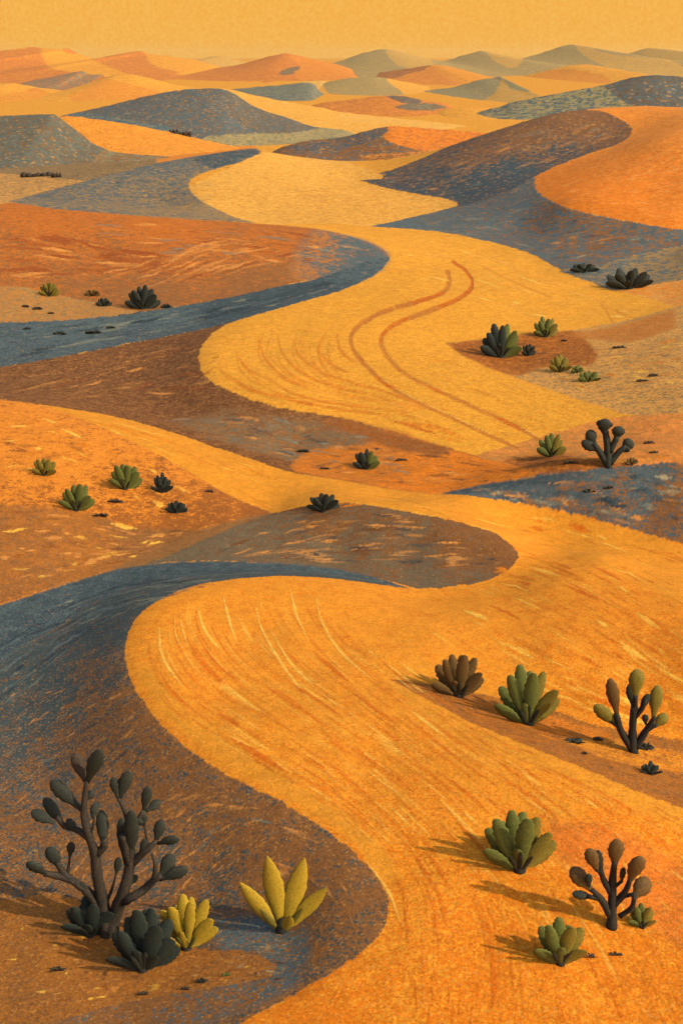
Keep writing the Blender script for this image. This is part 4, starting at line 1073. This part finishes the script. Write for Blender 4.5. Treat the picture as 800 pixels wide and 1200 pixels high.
cactus_tree(712, 546, (535, 575), 3.077,
 [([(535,585),(535,530),(530,480),(521,430)], [34,32,28,24]), ([(530,565),(502,520),(480,492)], [28,26,22]), ([(540,525),(556,492),(570,468)], [26,24,20]), ([(540,565),(574,524),(602,504)], [28,26,22])],
 [((522,462),(520,405),50,'dark'),((504,522),(440,486),40,'dark'),((488,500),(464,446),42,'dark'),((562,480),(578,432),48,'dark'),((584,518),(622,482),46,'dark'),((512,432),(500,412),26,'dark'),((535,440),(545,418),24,'dark'),((588,524),(612,510),30,'dark')],
 'blackish cactus tree on the crest of the right shade-coloured dune', 'dark', seed=7)
# mid-distance shrubs
shrub(587, 419, 52, 40, 'green', 'dense dark green shrub left of two small ones in the rust hollow', n=8, lw=.27, seed=10, mat2='teal')
shrub(619, 417, 18, 15, 'dark', 'small dark tuft at the right foot of the dense green shrub', n=5, lw=.36, seed=11, inner=1)
shrub(639, 395, 32, 23, 'olive', 'small olive shrub on the upper edge of the rust hollow', n=7, lw=.30, seed=12, mat2='green')
shrub(656, 436, 28, 21, 'olive', 'pale olive shrub lower right in the rust hollow', n=6, lw=.32, seed=13)
shrub(676, 437, 16, 9, 'green', 'low green sprig beside the pale olive shrub', n=5, lw=.34, seed=14, inner=1)
shrub(690, 447, 28, 13, 'green', 'flat dark green tuft right of the pale olive shrub', n=6, lw=.3, seed=15, inner=1)
shrub(646, 535, 36, 28, 'olive', 'green shrub left of the blackish cactus tree', n=6, lw=.31, seed=16, mat2='green')
shrub(740, 545, 16, 9, 'brown', 'tiny brown tuft right of the blackish cactus tree', n=5, lw=.34, seed=17, inner=1)
shrub(429, 550, 32, 23, 'green', 'dark green shrub on the rust slope in the centre', n=6, lw=.31, seed=18, mat2='teal')
shrub(379, 599, 40, 22, 'dark', 'dark shrub on the crest above the brown lobe', n=7, lw=.27, seed=19)
shrub(147, 573, 40, 31, 'green', 'green shrub, rightmost of three on the left orange mound', n=7, lw=.30, seed=20)
shrub(90, 598, 42, 31, 'green', 'green shrub, lowest of three on the left orange mound', n=7, lw=.30, seed=21)
shrub(52, 557, 31, 21, 'olive', 'olive shrub, highest of three on the left orange mound', n=6, lw=.31, seed=22)
shrub(190, 577, 26, 22, 'teal', 'dark teal tuft right of the green shrubs on the orange mound', n=6, lw=.3, seed=23)
shrub(207, 601, 26, 14, 'teal', 'flat dark clump lowest right on the orange mound', n=6, lw=.32, seed=24, inner=1)
shrub(737, 338, 58, 23, 'dark', 'wide dark shrub at the right edge above the track', n=8, lw=.24, seed=25)
shrub(685, 319, 36, 11, 'dark', 'low dark clump between the track and the wide dark shrub', n=6, lw=.26, seed=26, inner=1)
shrub(167, 362, 42, 28, 'dark', 'dark cactus-like shrub at the foot of the rust dune', n=7, lw=.26, seed=28)
shrub(122, 359, 20, 10, 'dark', 'small dark tuft left of the dark shrub below the rust dune', n=5, lw=.34, seed=29, inner=1)
shrub(195, 361, 14, 5, 'dark', 'tiny dark tuft right of the dark shrub below the rust dune', n=5, lw=.34, seed=30, inner=1)
shrub(58, 347, 26, 17, 'olive', 'olive shrub on the grey-tan sand at the left', n=7, lw=.28, seed=31)
shrub(108, 347, 20, 8, 'brown', 'brown sprig above the small dark tuft on the rust dune', n=5, lw=.3, seed=32, inner=1)
shrub(762, 908, 28, 14, 'teal', 'small dark tuft below the olive-tipped cactus tree', n=6, lw=.3, seed=33, inner=1)
shrub(757, 879, 18, 9, 'dark', 'tiny dark sprig right of the olive-tipped cactus trunk', n=5, lw=.32, seed=34, inner=1)
# scraps of low scrub lying in the sand
LS = 'scraps of low dark scrub on the sand'
scraps = [
 (30,360,12,5,'brown','tiny brown scrap on the grey-tan sand below the olive shrub'),(44,363,16,6,'brown','larger brown scrap on the grey-tan sand below the olive shrub'),(60,368,10,4,'brown','tiny scrap nearest the shade-coloured strip under the olive shrub'),
 (70,392,20,6,'dark','dark scrap on the shade-coloured strip at the left'),(110,391,26,6,'dark','flat dark scrap in the middle of the shade-coloured strip'),(130,385,14,5,'dark','small dark scrap on the shade-coloured strip below the dark shrub'),(32,386,12,4,'dark','dark scrap at the left end of the shade-coloured strip'),
 (135,589,24,6,'brown','brown scrap below the rightmost green shrub of the orange mound'),(118,605,26,5,'brown','brown scrap right of the lowest green shrub'),(245,577,14,5,'brown','rust scrap near the golden path edge on the orange mound'),
 (236,1152,20,8,'dark','dark scrap at the right end of the sandy mound'),(217,1160,14,6,'brown','brown scrap left of the dark scrap on the sandy mound'),(265,1144,14,6,'green','green scrap below the yellow-green bush'),(68,1138,26,6,'brown','flat brown scrap below the big cactus tree'),(168,1166,18,5,'brown','brown scrap low in the middle of the sandy mound'),
 (672,871,34,7,'dark','long dark scrap left of the olive-tipped cactus tree'),(700,868,18,7,'brown','brown scrap against the olive-tipped cactus trunk'),(684,884,10,5,'dark','dot of dark scrub below the long dark scrap'),
 (760,520,18,5,'brown','brown scrap right of the blackish cactus tree'),(766,531,16,4,'brown','lower brown scrap right of the blackish cactus tree'),(668,543,22,4,'dark','dark scrap between green shrub and blackish cactus tree'),
 (690,577,20,8,'dark','dark scrap on the shade-coloured dune below the blackish cactus tree'),(713,573,16,7,'dark','right hand dark scrap on the shade-coloured dune'),
 (355,530,18,6,'dark','dark scrap on the brown slope left of the centre shrub'),(470,540,18,4,'brown','brown scrap right of the centre shrub'),(380,550,16,4,'brown','brown scrap left of the centre shrub'),
 (660,400,10,4,'brown','brown dot between the small olive shrubs'),(725,408,22,4,'brown','brown scrap on tan sand right of the rust hollow'),(765,441,18,5,'brown','brown scrap on tan sand at the right edge'),(752,447,18,4,'brown','lower brown scrap on tan sand at the right edge'),
 (690,1122,24,5,'brown','brown scrap right of the lowest green shrub at right'),(720,1120,22,5,'brown','rust scrap at the lower right edge'),
]
for k, (u, v, w, h, mm, lab) in enumerate(scraps):
    shrub(u, v, w * .85, h * .6, 'bark' if mm == 'brown' else mm, lab, n=5 + k % 3, lw=.26, seed=60 + k, inner=0, parts=False, name='low_scrub', cat='scrub', group=LS)

# --- far clumps on the dark dunes: sit on the far mounds
def far_clump(u, v, w, h, d, label, seed):
    r_ = ray(u, v); t = d / r_[1]
    loc = Vector((r_[0] * t, d, H + r_[2] * t)); m = t / F
    bm = bmesh.new(); r = random.Random(seed)
    for k in range(7):
        x = (k - 3) / 3.2 * w * .5 * m
        blade_bm(bm, (x, 0, -h * m * .6), (x + r.uniform(-1, 1) * w * .08 * m, r.uniform(-.5, .5) * m * h, h * m * r.uniform(.6, 1.1)), w * .26 * m, seed=k, rings=6, segs=6, thick=.6)
    o = link_bm('low_scrub', bm, PM['bark']); o.location = loc
    tag(o, label, 'scrub', 'far scrub clumps')

dg = None
def hit_mounds():
    """distance of the first far mound on a sight line"""
    bpy.context.view_layer.update()
    return bpy.context.evaluated_depsgraph_get()
dg = hit_mounds()
for (u, v, w, h, lab, sd_) in [(46,207,36,5,'dark scrub row on the left shade-coloured dune',1),(66,208,12,6,'dark bush at the right end of the far scrub row',2),(212,158,22,4,'dark scrub clump at the foot of the big shade-coloured dune',3),(204,156,9,5,'small bush on top of the far scrub clump',4)]:
    r_ = Vector(ray(u, v)).normalized()
    ok, hitp, nrm, idx, ob, mt = SC.ray_cast(dg, Vector((0, 0, H)), r_)
    far_clump(u, v, w, h, hitp.y if ok else 190, lab, sd_)

# ------------------------------------------------------------------ dusty air
if HAZE > 0:
    bm = bmesh.new()
    bmesh.ops.create_cube(bm, size=1)
    me = bpy.data.meshes.new('haze'); bm.to_mesh(me); bm.free()
    hz = bpy.data.objects.new('haze', me); COL.objects.link(hz)
    hz.scale = (9000, 11000, 46); hz.location = (0, 1000, -5.2 + 23)
    hm = bpy.data.materials.new('dusty_air'); hm.use_nodes = True
    hn = hm.node_tree; hn.nodes.clear()
    pv = hn.nodes.new('ShaderNodeVolumePrincipled'); ho = hn.nodes.new('ShaderNodeOutputMaterial')
    pv.inputs['Color'].default_value = (.95, .72, .36, 1); pv.inputs['Density'].default_value = HAZE
    pv.inputs['Anisotropy'].default_value = .2
    hn.links.new(pv.outputs[0], ho.inputs['Volume'])
    me.materials.append(hm)
    tag(hz, 'thin golden dust hanging over the far dunes', 'haze', kind='stuff')

# ------------------------------------------------------------------ render
SC.render.engine = 'CYCLES'
SC.cycles.max_bounces = 4
SC.cycles.diffuse_bounces = 3
